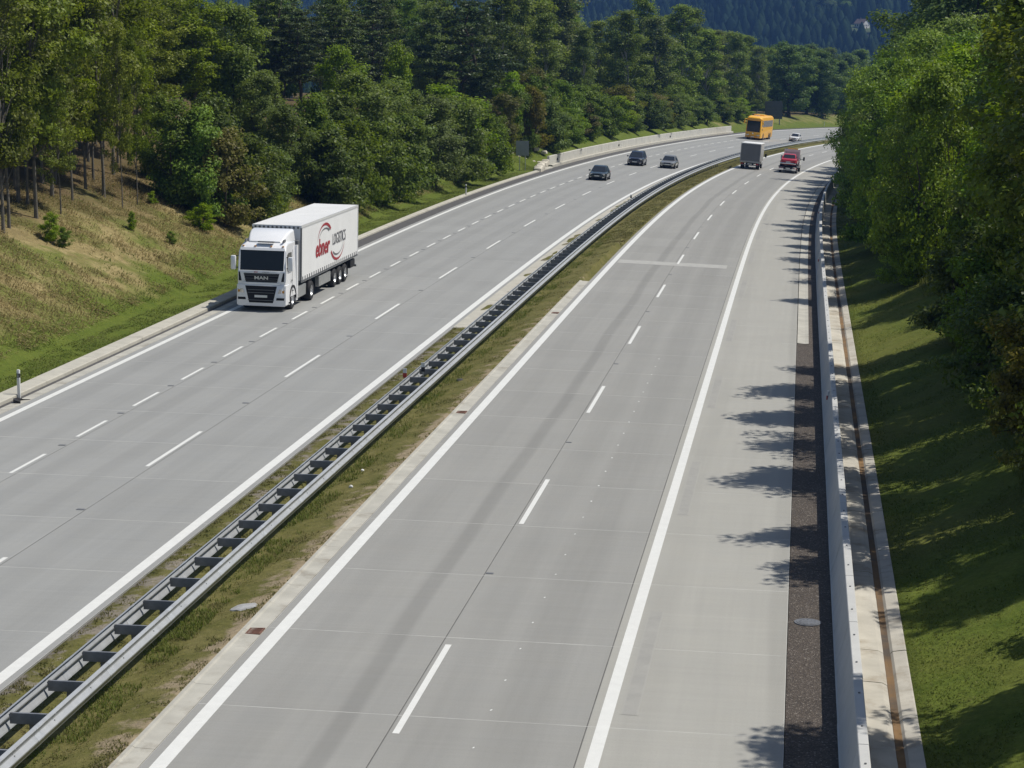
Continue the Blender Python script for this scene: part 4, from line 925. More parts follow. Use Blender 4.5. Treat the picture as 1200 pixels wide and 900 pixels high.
 ('pine1', 209.4, -58.8, 13.4, 1.0, 'woodland_tree', 'dark pine deep in the wood behind the thicket and bush row', 'woodland trees behind the left bank'),
 ('birch1', 220.6, -51.8, 14.0, 0.95, 'woodland_tree', 'birch deep in the wood behind the thicket and bush row', 'woodland trees behind the left bank'),
 ('oak0', 218.7, -57.4, 9.8, 0.95, 'woodland_tree', 'round-crowned tree deep in the wood behind the thicket and bush row', 'woodland trees behind the left bank'),
 ('birch2', 227.9, -46.2, 13.4, 0.95, 'woodland_tree', 'birch deep in the wood behind the thicket and bush row', 'woodland trees behind the left bank'),
 ('oak1', 228.3, -53.8, 14.0, 0.95, 'woodland_tree', 'round-crowned tree deep in the wood behind the retaining wall', 'woodland trees behind the left bank'),
 ('pine0', 239.1, -51.4, 11.3, 1.0, 'woodland_tree', 'dark pine deep in the wood behind the retaining wall', 'woodland trees behind the left bank'),
 ('pine1', 236.6, -55.2, 11.8, 1.0, 'woodland_tree', 'dark pine deep in the wood behind the retaining wall', 'woodland trees behind the left bank'),
 ('birch0', 246.6, -50.5, 14.1, 0.95, 'woodland_tree', 'birch deep in the wood behind the retaining wall', 'woodland trees behind the left bank'),
 ('birch1', 244.1, -56.5, 13.2, 0.95, 'woodland_tree', 'birch deep in the wood behind the retaining wall', 'woodland trees behind the left bank'),
 ('birch2', 255.3, -48.5, 15.3, 0.95, 'woodland_tree', 'birch deep in the wood behind the retaining wall', 'woodland trees behind the left bank'),
 ('birch0', 255.8, -54.9, 14.5, 0.95, 'woodland_tree', 'birch deep in the wood behind the retaining wall', 'woodland trees behind the left bank'),
 ('oak0', 263.7, -49.1, 14.6, 0.95, 'woodland_tree', 'round-crowned tree deep in the wood behind the retaining wall', 'woodland trees behind the left bank'),
 ('oak1', 262.1, -56.8, 14.2, 0.95, 'woodland_tree', 'round-crowned tree deep in the wood behind the retaining wall', 'woodland trees behind the left bank'),
 ('birch1', 274.6, -50.1, 15.7, 0.95, 'woodland_tree', 'birch deep in the wood behind the retaining wall', 'woodland trees behind the left bank'),
 ('birch2', 275.5, -53.9, 16.0, 0.95, 'woodland_tree', 'birch deep in the wood behind the retaining wall', 'woodland trees behind the left bank'),
 ('birch0', 280.6, -47.1, 12.6, 0.95, 'woodland_tree', 'birch deep in the wood behind the retaining wall', 'woodland trees behind the left bank'),
 ('oak0', 284.4, -57.1, 16.4, 0.95, 'woodland_tree', 'round-crowned tree deep in the wood behind the retaining wall', 'woodland trees behind the left bank'),
 ('birch1', 290.4, -50.9, 16.5, 0.95, 'woodland_tree', 'birch deep in the wood behind the retaining wall', 'woodland trees behind the left bank'),
 ('oak1', 289.6, -55.4, 14.7, 0.95, 'woodland_tree', 'round-crowned tree deep in the wood behind the retaining wall', 'woodland trees behind the left bank'),
 ('oak0', 303.0, -49.4, 11.2, 0.95, 'woodland_tree', 'round-crowned tree deep in the wood behind the retaining wall', 'woodland trees behind the left bank'),
 ('birch2', 298.5, -54.5, 17.2, 0.95, 'woodland_tree', 'birch deep in the wood behind the retaining wall', 'woodland trees behind the left bank'),
 ('oak1', 309.7, -50.6, 13.9, 0.95, 'woodland_tree', 'round-crowned tree deep in the wood behind the retaining wall', 'woodland trees behind the left bank'),
 ('oak0', 312.7, -57.1, 16.1, 0.95, 'woodland_tree', 'round-crowned tree deep in the wood behind the retaining wall', 'woodland trees behind the left bank'),
 ('oak1', 317.1, -50.3, 13.2, 0.95, 'woodland_tree', 'round-crowned tree deep in the wood behind the retaining wall', 'woodland trees behind the left bank'),
 ('oak0', 316.5, -55.3, 11.2, 0.95, 'woodland_tree', 'round-crowned tree deep in the wood behind the retaining wall', 'woodland trees behind the left bank'),
 ('birch0', 326.8, -47.2, 17.7, 0.95, 'woodland_tree', 'birch deep in the wood behind the retaining wall', 'woodland trees behind the left bank'),
 ('birch1', 328.8, -57.3, 12.4, 0.95, 'woodland_tree', 'birch deep in the wood behind the retaining wall', 'woodland trees behind the left bank'),
 ('birch2', 339.5, -51.1, 19.1, 0.95, 'woodland_tree', 'birch deep in the wood behind the retaining wall', 'woodland trees behind the left bank'),
 ('oak1', 339.9, -56.4, 14.0, 0.95, 'woodland_tree', 'round-crowned tree deep in the wood behind the retaining wall', 'woodland trees behind the left bank'),
 ('oak0', 344.3, -47.5, 18.1, 0.95, 'woodland_tree', 'round-crowned tree deep in the wood behind the retaining wall', 'woodland trees behind the left bank'),
 ('oak1', 347.5, -53.2, 17.6, 0.95, 'woodland_tree', 'round-crowned tree deep in the wood behind the retaining wall', 'woodland trees behind the left bank'),
 ('birch0', 357.2, -46.9, 8.4, 0.95, 'woodland_tree', 'birch deep in the wood behind the retaining wall', 'woodland trees behind the left bank'),
 ('birch1', 356.9, -58.7, 15.7, 0.95, 'woodland_tree', 'birch deep in the wood behind the retaining wall', 'woodland trees behind the left bank'),
 ('oak0', 364.1, -50.8, 16.6, 0.95, 'woodland_tree', 'round-crowned tree deep in the wood behind the retaining wall', 'woodland trees behind the left bank'),
 ('birch2', 364.5, -58.9, 17.4, 0.95, 'woodland_tree', 'birch deep in the wood behind the retaining wall', 'woodland trees behind the left bank'),
 ('birch0', 373.0, -50.6, 12.8, 0.95, 'woodland_tree', 'birch deep in the wood behind the retaining wall', 'woodland trees behind the left bank'),
 ('oak1', 372.5, -53.4, 19.4, 0.95, 'woodland_tree', 'round-crowned tree deep in the wood behind the retaining wall', 'woodland trees behind the left bank'),
 ('birch1', 379.8, -46.2, 12.7, 0.95, 'woodland_tree', 'birch deep in the wood behind the retaining wall', 'woodland trees behind the left bank'),
 ('birch2', 381.1, -57.8, 19.4, 0.95, 'woodland_tree', 'birch deep in the wood behind the retaining wall', 'woodland trees behind the left bank'),
 ('birch0', 389.0, -47.2, 12.3, 0.95, 'woodland_tree', 'birch deep in the wood behind the retaining wall', 'woodland trees behind the left bank'),
 ('birch1', 392.9, -59.0, 19.2, 0.95, 'woodland_tree', 'birch deep in the wood behind the retaining wall', 'woodland trees behind the left bank'),
 ('birch2', 397.3, -50.4, 14.6, 0.95, 'woodland_tree', 'birch deep in the wood behind the retaining wall', 'woodland trees behind the left bank'),
 ('oak0', 400.1, -58.7, 12.6, 0.95, 'woodland_tree', 'round-crowned tree deep in the wood behind the retaining wall', 'woodland trees behind the left bank'),
 ('birch0', 411.1, -47.3, 17.7, 0.95, 'woodland_tree', 'birch deep in the wood behind the retaining wall', 'woodland trees behind the left bank'),
 ('birch1', 406.4, -53.2, 12.1, 0.95, 'woodland_tree', 'birch deep in the wood behind the retaining wall', 'woodland trees behind the left bank'),
 ('birch2', 418.1, -49.1, 17.4, 0.95, 'woodland_tree', 'birch deep in the wood behind the retaining wall', 'woodland trees behind the left bank'),
 ('birch0', 417.1, -55.1, 14.2, 0.95, 'woodland_tree', 'birch deep in the wood behind the retaining wall', 'woodland trees behind the left bank'),
 ('sallow0', 103.5, 18.5, 8.5, 1.0, 'sallow_tree', 'near sallow at the right picture edge above the sunlit grass patch', 'leafy sallows along the right roadside'),
 ('sallow1', 107.5, 17.8, 7.4, 0.9409633845743216, 'sallow_tree', 'leafy sallow in the second row of the sunlit right hand belt', 'leafy sallows along the right roadside'),
 ('sallow2', 113.2, 14.1, 10.7, 0.724016392684893, 'sallow_tree', 'leafy sallow in the front row leaning over the right gutter before the bend', 'leafy sallows along the right roadside'),
 ('sallow0', 119.3, 18.5, 10.1, 0.8989965387778356, 'sallow_tree', 'leafy sallow in the second row of the sunlit right hand belt', 'leafy sallows along the right roadside'),
 ('sallow1', 123.4, 14.3, 9.5, 0.7282794690322294, 'sallow_tree', 'leafy sallow in the front row leaning over the right gutter before the bend', 'leafy sallows along the right roadside'),
 ('sallow2', 129.0, 17.4, 10.4, 0.9804128600823256, 'sallow_tree', 'leafy sallow in the second row of the sunlit right hand belt', 'leafy sallows along the right roadside'),
 ('sallow0', 135.8, 13.5, 9.9, 0.8585556122962237, 'sallow_tree', 'leafy sallow in the front row leaning over the right gutter before the bend', 'leafy sallows along the right roadside'),
 ('sallow1', 140.1, 18.6, 10.8, 0.9321686343223665, 'sallow_tree', 'leafy sallow in the second row of the sunlit right hand belt', 'leafy sallows along the right roadside'),
 ('sallow2', 146.7, 14.2, 11.0, 0.7997520748741292, 'sallow_tree', 'leafy sallow in the front row leaning over the right gutter before the bend', 'leafy sallows along the right roadside'),
 ('sallow0', 153.8, 17.5, 10.0, 0.8128746994431554, 'sallow_tree', 'leafy sallow in the second row of the sunlit right hand belt', 'leafy sallows along the right roadside'),
 ('sallow1', 159.9, 13.5, 9.8, 0.8507196238635015, 'sallow_tree', 'leafy sallow in the front row leaning over the right gutter before the bend', 'leafy sallows along the right roadside'),
 ('sallow2', 165.2, 17.1, 11.9, 0.857130646045983, 'sallow_tree', 'leafy sallow in the second row of the sunlit right hand belt', 'leafy sallows along the right roadside'),
 ('sallow0', 170.7, 13.5, 9.6, 0.8194587914900903, 'sallow_tree', 'leafy sallow in the front row leaning over the right gutter before the bend', 'leafy sallows along the right roadside'),
 ('sallow1', 177.2, 16.6, 11.3, 0.9899999464212454, 'sallow_tree', 'leafy sallow in the second row of the sunlit right hand belt', 'leafy sallows along the right roadside'),
 ('sallow2', 185.7, 13.1, 10.2, 0.713827497342133, 'sallow_tree', 'leafy sallow in the front row leaning over the right gutter before the bend', 'leafy sallows along the right roadside'),
 ('sallow0', 192.1, 16.0, 9.3, 0.9806441260229379, 'sallow_tree', 'leafy sallow in the second row of the sunlit right hand belt', 'leafy sallows along the right roadside'),
 ('sallow1', 199.0, 12.8, 10.3, 0.7299484408211673, 'sallow_tree', 'leafy sallow in the front row hiding the road at the bend', 'leafy sallows along the right roadside'),
 ('sallow2', 206.0, 14.5, 11.3, 0.7608251193748484, 'sallow_tree', 'leafy sallow in the front row hiding the road at the bend', 'leafy sallows along the right roadside'),
 ('sallow0', 213.8, 12.6, 11.5, 0.718143170215784, 'sallow_tree', 'leafy sallow in the front row hiding the road at the bend', 'leafy sallows along the right roadside'),
 ('sallow1', 221.8, 14.4, 12.5, 0.8556734309524964, 'sallow_tree', 'leafy sallow in the front row hiding the road at the bend', 'leafy sallows along the right roadside'),
 ('sallow2', 229.4, 12.3, 10.0, 0.6902734317554823, 'sallow_tree', 'leafy sallow in the front row hiding the road at the bend', 'leafy sallows along the right roadside'),
 ('sallow0', 239.5, 14.0, 10.6, 0.7629244553423138, 'sallow_tree', 'leafy sallow in the front row hiding the road at the bend', 'leafy sallows along the right roadside'),
 ('sallow1', 247.5, 11.8, 9.9, 0.7598893858923316, 'sallow_tree', 'leafy sallow in the front row hiding the road at the bend', 'leafy sallows along the right roadside'),
 ('sallow2', 257.2, 14.0, 10.4, 0.702664010271971, 'sallow_tree', 'leafy sallow in the front row hiding the road at the bend', 'leafy sallows along the right roadside'),
 ('sallow0', 266.2, 12.1, 9.7, 0.8269243692835528, 'sallow_tree', 'leafy sallow in the front row hiding the road at the bend', 'leafy sallows along the right roadside'),
 ('sallow1', 278.0, 13.7, 12.3, 0.6988315113233398, 'sallow_tree', 'leafy sallow in the front row hiding the road at the bend', 'leafy sallows along the right roadside'),
 ('sallow2', 195.0, 17.8, 11.3, 0.9147342132341101, 'sallow_tree', 'leafy sallow in the second row at the bend', 'leafy sallows along the right roadside'),
 ('sallow0', 204.5, 17.4, 13.3, 0.8005880365458824, 'sallow_tree', 'leafy sallow in the second row at the bend', 'leafy sallows along the right roadside'),
 ('sallow1', 212.7, 17.3, 12.9, 0.8066242931528464, 'sallow_tree', 'leafy sallow in the second row at the bend', 'leafy sallows along the right roadside'),
 ('sallow2', 220.9, 18.0, 13.3, 0.916001577931602, 'sallow_tree', 'leafy sallow in the second row at the bend', 'leafy sallows along the right roadside'),
 ('sallow0', 226.4, 17.3, 11.0, 0.8166709604866199, 'sallow_tree', 'leafy sallow in the second row at the bend', 'leafy sallows along the right roadside'),
 ('sallow1', 234.2, 17.3, 11.1, 0.830903895767164, 'sallow_tree', 'leafy sallow in the second row at the bend', 'leafy sallows along the right roadside'),
 ('sallow2', 242.2, 17.0, 11.0, 0.8252903725495135, 'sallow_tree', 'leafy sallow in the second row at the bend', 'leafy sallows along the right roadside'),
 ('sallow0', 251.9, 17.1, 11.9, 0.8942596250233947, 'sallow_tree', 'leafy sallow in the second row at the bend', 'leafy sallows along the right roadside'),
 ('sallow1', 261.8, 16.9, 10.3, 0.8395013735427361, 'sallow_tree', 'leafy sallow in the second row at the bend', 'leafy sallows along the right roadside'),
 ('sallow2', 271.9, 16.8, 11.9, 0.9416642242679693, 'sallow_tree', 'leafy sallow in the second row at the bend', 'leafy sallows along the right roadside'),
 ('sallow0', 182.2, 18.2, 11.2, 0.8864840217350113, 'sallow_tree', 'leafy sallow in the second row of the sunlit right hand belt', 'leafy sallows along the right roadside'),
 ('sallow1', 173.2, 19.1, 12.5, 0.9005165201712719, 'sallow_tree', 'leafy sallow in the second row of the sunlit right hand belt', 'leafy sallows along the right roadside'),
 ('sallow2', 160.4, 18.6, 10.7, 0.9051481684805617, 'sallow_tree', 'leafy sallow in the second row of the sunlit right hand belt', 'leafy sallows along the right roadside'),
 ('sallow0', 133.5, 19.3, 9.5, 0.9226337616093199, 'sallow_tree', 'leafy sallow in the second row of the sunlit right hand belt', 'leafy sallows along the right roadside'),
 ('willow0', 118, 14.6, 6.5, 0.8, 'roadside_tree', 'grey green roadside willow standing between the front row sallows on the right', 'leafy sallows along the right roadside'),
 ('bright1', 130, 13.8, 9, 0.75, 'roadside_tree', 'bright leaved roadside tree standing between the front row sallows on the right', 'leafy sallows along the right roadside'),
 ('birch1', 142, 13.6, 10.5, 0.7, 'roadside_tree', 'roadside birch standing between the front row sallows on the right', 'leafy sallows along the right roadside'),
 ('willow1', 153, 13.5, 9.5, 0.8, 'roadside_tree', 'grey green roadside willow standing between the front row sallows on the right', 'leafy sallows along the right roadside'),
 ('bright0', 165, 13.3, 10.8, 0.75, 'roadside_tree', 'bright leaved roadside tree standing between the front row sallows on the right', 'leafy sallows along the right roadside'),
 ('birch2', 178, 13.1, 9.6, 0.7, 'roadside_tree', 'roadside birch standing between the front row sallows on the right', 'leafy sallows along the right roadside'),
 ('willow0', 192, 12.9, 10.8, 0.8, 'roadside_tree', 'grey green roadside willow standing between the front row sallows on the right', 'leafy sallows along the right roadside'),
 ('bright1', 206, 12.8, 9.6, 0.75, 'roadside_tree', 'bright leaved roadside tree standing between the front row sallows on the right', 'leafy sallows along the right roadside'),
 ('birch0', 222, 12.6, 10.4, 0.7, 'roadside_tree', 'roadside birch standing between the front row sallows on the right', 'leafy sallows along the right roadside'),
 ('willow1', 238, 12.5, 9.4, 0.8, 'roadside_tree', 'grey green roadside willow standing between the front row sallows on the right', 'leafy sallows along the right roadside'),
 ('sallow1', 112, 13.2, 3.2, 1.15, 'bank_bush', 'light leaved shrub poking out over the right hand grass', 'shaded bushes at the foot of the right hand trees'),
 ('bush1', 122, 14, 3.6, 1.15, 'bank_bush', 'dark bush behind the light leaved shrub on the right', 'shaded bushes at the foot of the right hand trees'),
 ('bush2', 135, 13.8, 4, 1.15, 'bank_bush', 'dark bush at the gutter, third before the bend', 'shaded bushes at the foot of the right hand trees'),
 ('bush0', 150, 13.4, 4.2, 1.15, 'bank_bush', 'dark bush at the gutter, second before the bend', 'shaded bushes at the foot of the right hand trees'),
 ('bush1', 165, 13.2, 4.5, 1.15, 'bank_bush', 'dark bush at the gutter, nearest the bend', 'shaded bushes at the foot of the right hand trees'),
 ('bush2', 96, 16.2, 3.6, 1.15, 'bank_bush', 'shaded bush above the sunlit grass patch', 'shaded bushes at the foot of the right hand trees'),
 ('bush0', 87, 14.6, 4.2, 1.15, 'bank_bush', 'shaded bush right below the sunlit patch', 'shaded bushes at the foot of the right hand trees'),
 ('bush1', 79, 14.4, 4.2, 1.15, 'bank_bush', 'dark bush on the right bank opposite the barrier reflector', 'shaded bushes at the foot of the right hand trees'),
 ('bush2', 71, 14.3, 4, 1.15, 'bank_bush', 'dark bush on the right bank, fifth from the bottom', 'shaded bushes at the foot of the right hand trees'),
 ('olive1', 64, 14.5, 3.6, 1.15, 'bank_bush', 'brownish bush at the right edge, fourth from the bottom', 'shaded bushes at the foot of the right hand trees'),
 ('olive0', 57.5, 14.8, 3.2, 1.15, 'bank_bush', 'brownish bush at the right edge, third from the bottom', 'shaded bushes at the foot of the right hand trees'),
 ('bush0', 51, 14.9, 2.6, 1.15, 'bank_bush', 'green bush in the light at the right edge, second from the bottom', 'shaded bushes at the foot of the right hand trees'),
 ('bush1', 44, 15.2, 3, 1.15, 'bank_bush', 'dark bush at the lower right corner', 'shaded bushes at the foot of the right hand trees'),
 ('birch1', 17.5, 15.5, 15.1, 1.1, 'tall_tree', 'tall tree shading the grass slope at the lower right', 'tall dark trees on the right bank'),
 ('birch2', 21.3, 17.7, 14.8, 1.1, 'tall_tree', 'tall tree shading the grass slope at the lower right', 'tall dark trees on the right bank'),
 ('birch0', 24.7, 16.0, 13.7, 1.1, 'tall_tree', 'tall tree shading the grass slope at the lower right', 'tall dark trees on the right bank'),
 ('birch1', 28.1, 17.9, 13.7, 1.1, 'tall_tree', 'tall tree shading the grass slope at the lower right', 'tall dark trees on the right bank'),
 ('aspen0', 62.3, 17.7, 13.0, 1.1, 'tall_tree', 'tall tree shading the grass slope at the lower right', 'tall dark trees on the right bank'),
 ('aspen1', 74.9, 18.9, 13.6, 1.1, 'tall_tree', 'tall tree shading the grass slope at the lower right', 'tall dark trees on the right bank'),
 ('aspen2', 79.8, 18.8, 14.9, 1.1, 'tall_tree', 'tall tree shading the grass slope at the lower right', 'tall dark trees on the right bank'),
 ('birch2', 32.4, 15.3, 13.7, 1.1, 'tall_tree', 'tall tree shading the grass slope at the lower right', 'tall dark trees on the right bank'),
 ('birch0', 40.2, 15.9, 12.4, 1.1, 'tall_tree', 'tall tree shading the grass slope at the lower right', 'tall dark trees on the right bank'),
 ('birch1', 54.5, 15.2, 11.4, 1.1, 'tall_tree', 'tall tree shading the grass slope at the lower right', 'tall dark trees on the right bank'),
 ('aspen0', 59.0, 15.7, 13.3, 1.1, 'tall_tree', 'tall tree shading the grass slope at the lower right', 'tall dark trees on the right bank'),
 ('birch2', 66.2, 15.9, 14.0, 1.1, 'tall_tree', 'tall tree shading the grass slope at the lower right', 'tall dark trees on the right bank'),
 ('aspen1', 71.6, 16.3, 13.5, 1.1, 'tall_tree', 'tall tree shading the grass slope at the lower right', 'tall dark trees on the right bank'),
 ('birch0', 77.3, 15.6, 14.0, 1.1, 'tall_tree', 'tall tree shading the grass slope at the lower right', 'tall dark trees on the right bank'),
 ('birch1', 83.5, 16.2, 14.7, 1.1, 'tall_tree', 'tall tree shading the grass slope at the lower right', 'tall dark trees on the right bank'),
 ('birch2', 88.6, 16.0, 12.0, 1.1, 'tall_tree', 'tall tree shading the grass slope at the lower right', 'tall dark trees on the right bank'),
 ('birch0', 300.6, 17.0, 12.3, 1.1, 'tall_tree', 'tall tree hidden beyond the bend on the right', 'tall dark trees on the right bank'),
 ('spruce1', 45, 26, 14, 1.1, 'tall_tree', 'dark spruce behind the sunlit belt of right hand sallows', 'tall dark trees on the right bank'),
 ('oak1', 52, 24, 15, 1.1, 'tall_tree', 'tall round-crowned dark tree behind the sunlit belt of right hand sallows', 'tall dark trees on the right bank'),
 ('spruce0', 60, 24, 16, 1.1, 'tall_tree', 'dark spruce behind the sunlit belt of right hand sallows', 'tall dark trees on the right bank'),
 ('spruce1', 70, 25, 17, 1.1, 'tall_tree', 'dark spruce behind the sunlit belt of right hand sallows', 'tall dark trees on the right bank'),
 ('spruce0', 80, 24, 16, 1.1, 'tall_tree', 'dark spruce behind the sunlit belt of right hand sallows', 'tall dark trees on the right bank'),
 ('spruce1', 90, 26, 16, 1.1, 'tall_tree', 'dark spruce behind the sunlit belt of right hand sallows', 'tall dark trees on the right bank'),
 ('spruce0', 100, 28, 17, 1.1, 'tall_tree', 'dark spruce behind the sunlit belt of right hand sallows', 'tall dark trees on the right bank'),
 ('spruce1', 110, 27, 17, 1.1, 'tall_tree', 'dark spruce behind the sunlit belt of right hand sallows', 'tall dark trees on the right bank'),
 ('oak0', 118, 29, 18, 1.1, 'tall_tree', 'tall round-crowned dark tree behind the sunlit belt of right hand sallows', 'tall dark trees on the right bank'),
 ('birch1', 127, 27, 17, 1.1, 'tall_tree', 'tall dark birch behind the sunlit belt of right hand sallows', 'tall dark trees on the right bank'),
 ('oak1', 136, 30, 18, 1.1, 'tall_tree', 'tall round-crowned dark tree behind the sunlit belt of right hand sallows', 'tall dark trees on the right bank'),
 ('oak0', 146, 28, 18, 1.1, 'tall_tree', 'tall round-crowned dark tree behind the sunlit belt of right hand sallows', 'tall dark trees on the right bank'),
 ('oak1', 156, 31, 19, 1.1, 'tall_tree', 'tall round-crowned dark tree behind the sunlit belt of right hand sallows', 'tall dark trees on the right bank'),
 ('oak0', 168, 29, 18, 1.1, 'tall_tree', 'tall round-crowned dark tree behind the sunlit belt of right hand sallows', 'tall dark trees on the right bank'),
 ('spruce0', 180, 31, 19, 1.1, 'tall_tree', 'dark spruce behind the sunlit belt of right hand sallows', 'tall dark trees on the right bank'),
 ('spruce1', 195, 29, 18, 1.1, 'tall_tree', 'dark spruce behind the sunlit belt of right hand sallows', 'tall dark trees on the right bank'),
 ('oak1', 212, 30, 18, 1.1, 'tall_tree', 'tall round-crowned dark tree behind the sunlit belt of right hand sallows', 'tall dark trees on the right bank'),
 ('spruce0', 235, 28, 17, 1.1, 'tall_tree', 'dark spruce behind the sunlit belt of right hand sallows', 'tall dark trees on the right bank'),
 ('spruce1', 260, 28, 17, 1.1, 'tall_tree', 'dark spruce behind the sunlit belt of right hand sallows', 'tall dark trees on the right bank'),
 ('oak0', 192, 22, 17, 1.1, 'tall_tree', 'tall round-crowned dark tree behind the sunlit belt of right hand sallows', 'tall dark trees on the right bank'),
 ('spruce0', 205, 21, 17, 1.1, 'tall_tree', 'dark spruce behind the sunlit belt of right hand sallows', 'tall dark trees on the right bank'),
 ('oak1', 216, 22, 18, 1.1, 'tall_tree', 'tall round-crowned dark tree behind the sunlit belt of right hand sallows', 'tall dark trees on the right bank'),
 ('birch2', 227, 20, 17, 1.1, 'tall_tree', 'tall dark birch behind the sunlit belt of right hand sallows', 'tall dark trees on the right bank'),
 ('oak0', 238, 19, 18, 1.1, 'tall_tree', 'tall round-crowned dark tree behind the sunlit belt of right hand sallows', 'tall dark trees on the right bank'),
 ('birch0', 249, 20, 18, 1.1, 'tall_tree', 'tall dark birch behind the sunlit belt of right hand sallows', 'tall dark trees on the right bank'),
 ('oak1', 262, 18.5, 18, 1.1, 'tall_tree', 'tall round-crowned dark tree behind the sunlit belt of right hand sallows', 'tall dark trees on the right bank'),
 ('oak0', 276, 20, 18, 1.1, 'tall_tree', 'tall round-crowned dark tree behind the sunlit belt of right hand sallows', 'tall dark trees on the right bank'),
 ('birch1', 243, 24, 19, 1.1, 'tall_tree', 'tall dark birch behind the sunlit belt of right hand sallows', 'tall dark trees on the right bank'),
 ('oak1', 266, 24, 19, 1.1, 'tall_tree', 'tall round-crowned dark tree behind the sunlit belt of right hand sallows', 'tall dark trees on the right bank'),
 ('bright0', 49.3, 13.3, 1.2, 1.1, 'grass_bush', 'bright sunlit green clump at the right picture edge on the grass slope', None),
 ('bright1', 52.2, 13.9, 1.1, 1.0, 'grass_bush', 'smaller bright green clump just above the sunlit clump at the right edge', None),
]
for (k_, s_, o_, h_, w_, n_, l_, g_) in PLANTS: tree(k_, s_, o_, h_, l_, n_, g_, w_)
# ------------------------------------------------------------ hills, far forest, grass
def hill(x, y):
    x, y = A(x), A(y)
    z = -13 + 0 * x
    z = z + 26 * np.exp(-((x + 170) / 260) ** 2 - ((y - 980) / 230) ** 2) + 15 * smooth(x, 120, 330) * smooth(y, 520, 760) * (1 - smooth(y, 900, 1250))
    z = z + 150 * smooth(y, 1050, 2500) + 26 * np.sin(x / 210 + .6) * smooth(y, 1150, 1700) + 12 * np.sin(x / 90 + y / 260) * smooth(y, 1000, 1400)
    return z
def build_hills():
    xs = np.linspace(-1500, 1700, 90); ys = np.concatenate([np.linspace(470, 1500, 60), np.linspace(1530, 4200, 50)])
    YY, XX = np.meshgrid(ys, xs, indexing='ij'); ZZ = hill(XX, YY) - 1.5
    v = np.stack([XX, YY, ZZ], -1).reshape(-1, 3); n, m = len(xs), len(ys)
    j, i = np.meshgrid(np.arange(m - 1), np.arange(n - 1), indexing='ij')
    f = np.stack([j * n + i, j * n + i + 1, (j + 1) * n + i + 1, (j + 1) * n + i], -1).reshape(-1, 4)
    mt, nt, p = newmat('hill_floor'); pos = nd(nt, 'NewGeometry').outputs['Position']
    c = mixc(nt, rng(nt, noise(nt, pos, .01, 4), .4, .6, 0, 1), (.012, .020, .011), (.020, .030, .014))  # floor greens darkened to put the cloud shadow into the colour
    dv = nd(nt, 'VectorMath', _operation='DISTANCE', i0=pos, i1=(240, 1385, 27)).outputs['Value']
    c = mixc(nt, rng(nt, dv, 24, 36, 1, 0), c, (.045, .068, .022))
    nt.links.new(c, p.inputs['Base Color']); p.inputs['Roughness'].default_value = 1
    tag(put('hills', npmesh('hills', v, f, mt, None, None, True)), kind='structure')
build_hills()
HOUSE = (226.0, 1375.0)
def far_forest():
    rn = np.random.default_rng(9); n = 26000
    y = 520 + 2000 * rn.uniform(0, 1, n) ** 1.15; x = y * rn.uniform(-.22, .27, n)
    keep = np.ones(n, bool)
    for s in range(300, 900, 12):
        rx, ry = xy(s, -6.0); keep &= (x - rx) ** 2 + (y - ry) ** 2 > 42 ** 2
    keep &= ~((np.abs(x - HOUSE[0] - 6) < 15) & (np.abs(y - HOUSE[1]) < 14))
    keep &= ~((np.abs(x - HOUSE[0] * y / HOUSE[1]) < 10) & (y > HOUSE[1] - 60) & (y < HOUSE[1]))
    x, y = x[keep], y[keep]; n = len(x); z = hill(x, y) - 1.5
    h = rn.uniform(8, 16, n) * (1 + .2 * (y > 1300)); r = h * rn.uniform(.20, .32, n)
    K = 6; ang = np.arange(K) * 2 * np.pi / K
    prof = [(.05, .80), (.38, .95), (.74, .60), (1.0, 0.10)]
    V = []
    for zz, rr in prof:
        a = ang[None, :] + rn.uniform(0, 6.28, (n, 1)); q = rr * r[:, None] * rn.uniform(.65, 1.3, (n, K))
        V.append(np.stack([x[:, None] + q * np.cos(a), y[:, None] + q * np.sin(a), z[:, None] + h[:, None] * zz + rn.normal(0, .35, (n, K)) * (zz < .99)], -1))
    # keep rings aligned: use the same start angle for each pair
    V = np.stack(V, 1); NP = len(prof)
    a0 = rn.uniform(0, 6.28, (n, 1))
    for i, (zz, rr) in enumerate(prof):
        q = rr * r[:, None] * rn.uniform(.65, 1.3, (n, K)); V[:, i, :, 0] = x[:, None] + q * np.cos(ang + a0); V[:, i, :, 1] = y[:, None] + q * np.sin(ang + a0)
    v = V.reshape(-1, 3); fs = []
    base = (np.arange(n) * NP * K)[:, None]
    for i in range(NP - 1):
        k = np.arange(K)
        fs.append(np.stack([base + i * K + k, base + i * K + (k + 1) % K, base + (i + 1) * K + (k + 1) % K, base + (i + 1) * K + k], -1).reshape(-1, 4))
    m, nt, p = newmat('far_conifers'); pos = nd(nt, 'NewGeometry').outputs['Position']; isl = nd(nt, 'NewGeometry').outputs['Random Per Island']
    c = mixc(nt, rng(nt, noise(nt, pos, .012, 4), .35, .65, 0, 1), (.012, .023, .013), (.022, .036, .017))  # tree greens kept extra dark, painting in the cloud shade on the hills
    nt.links.new(scalec(nt, scalec(nt, c, rng(nt, isl, 0, 1, .75, 1.3)), rng(nt, noise(nt, pos, .8, 3), .3, .7, .6, 1.4)), p.inputs['Base Color']); p.inputs['Roughness'].default_value = 1; p.inputs['Specular IOR Level'].default_value = 0
    o = put('far_forest', npmesh('far_forest', v, np.concatenate(fs), m, smooth=True))
    tag(o, 'dark conifer forest covering the far hills', 'forest', kind='stuff')
far_forest()
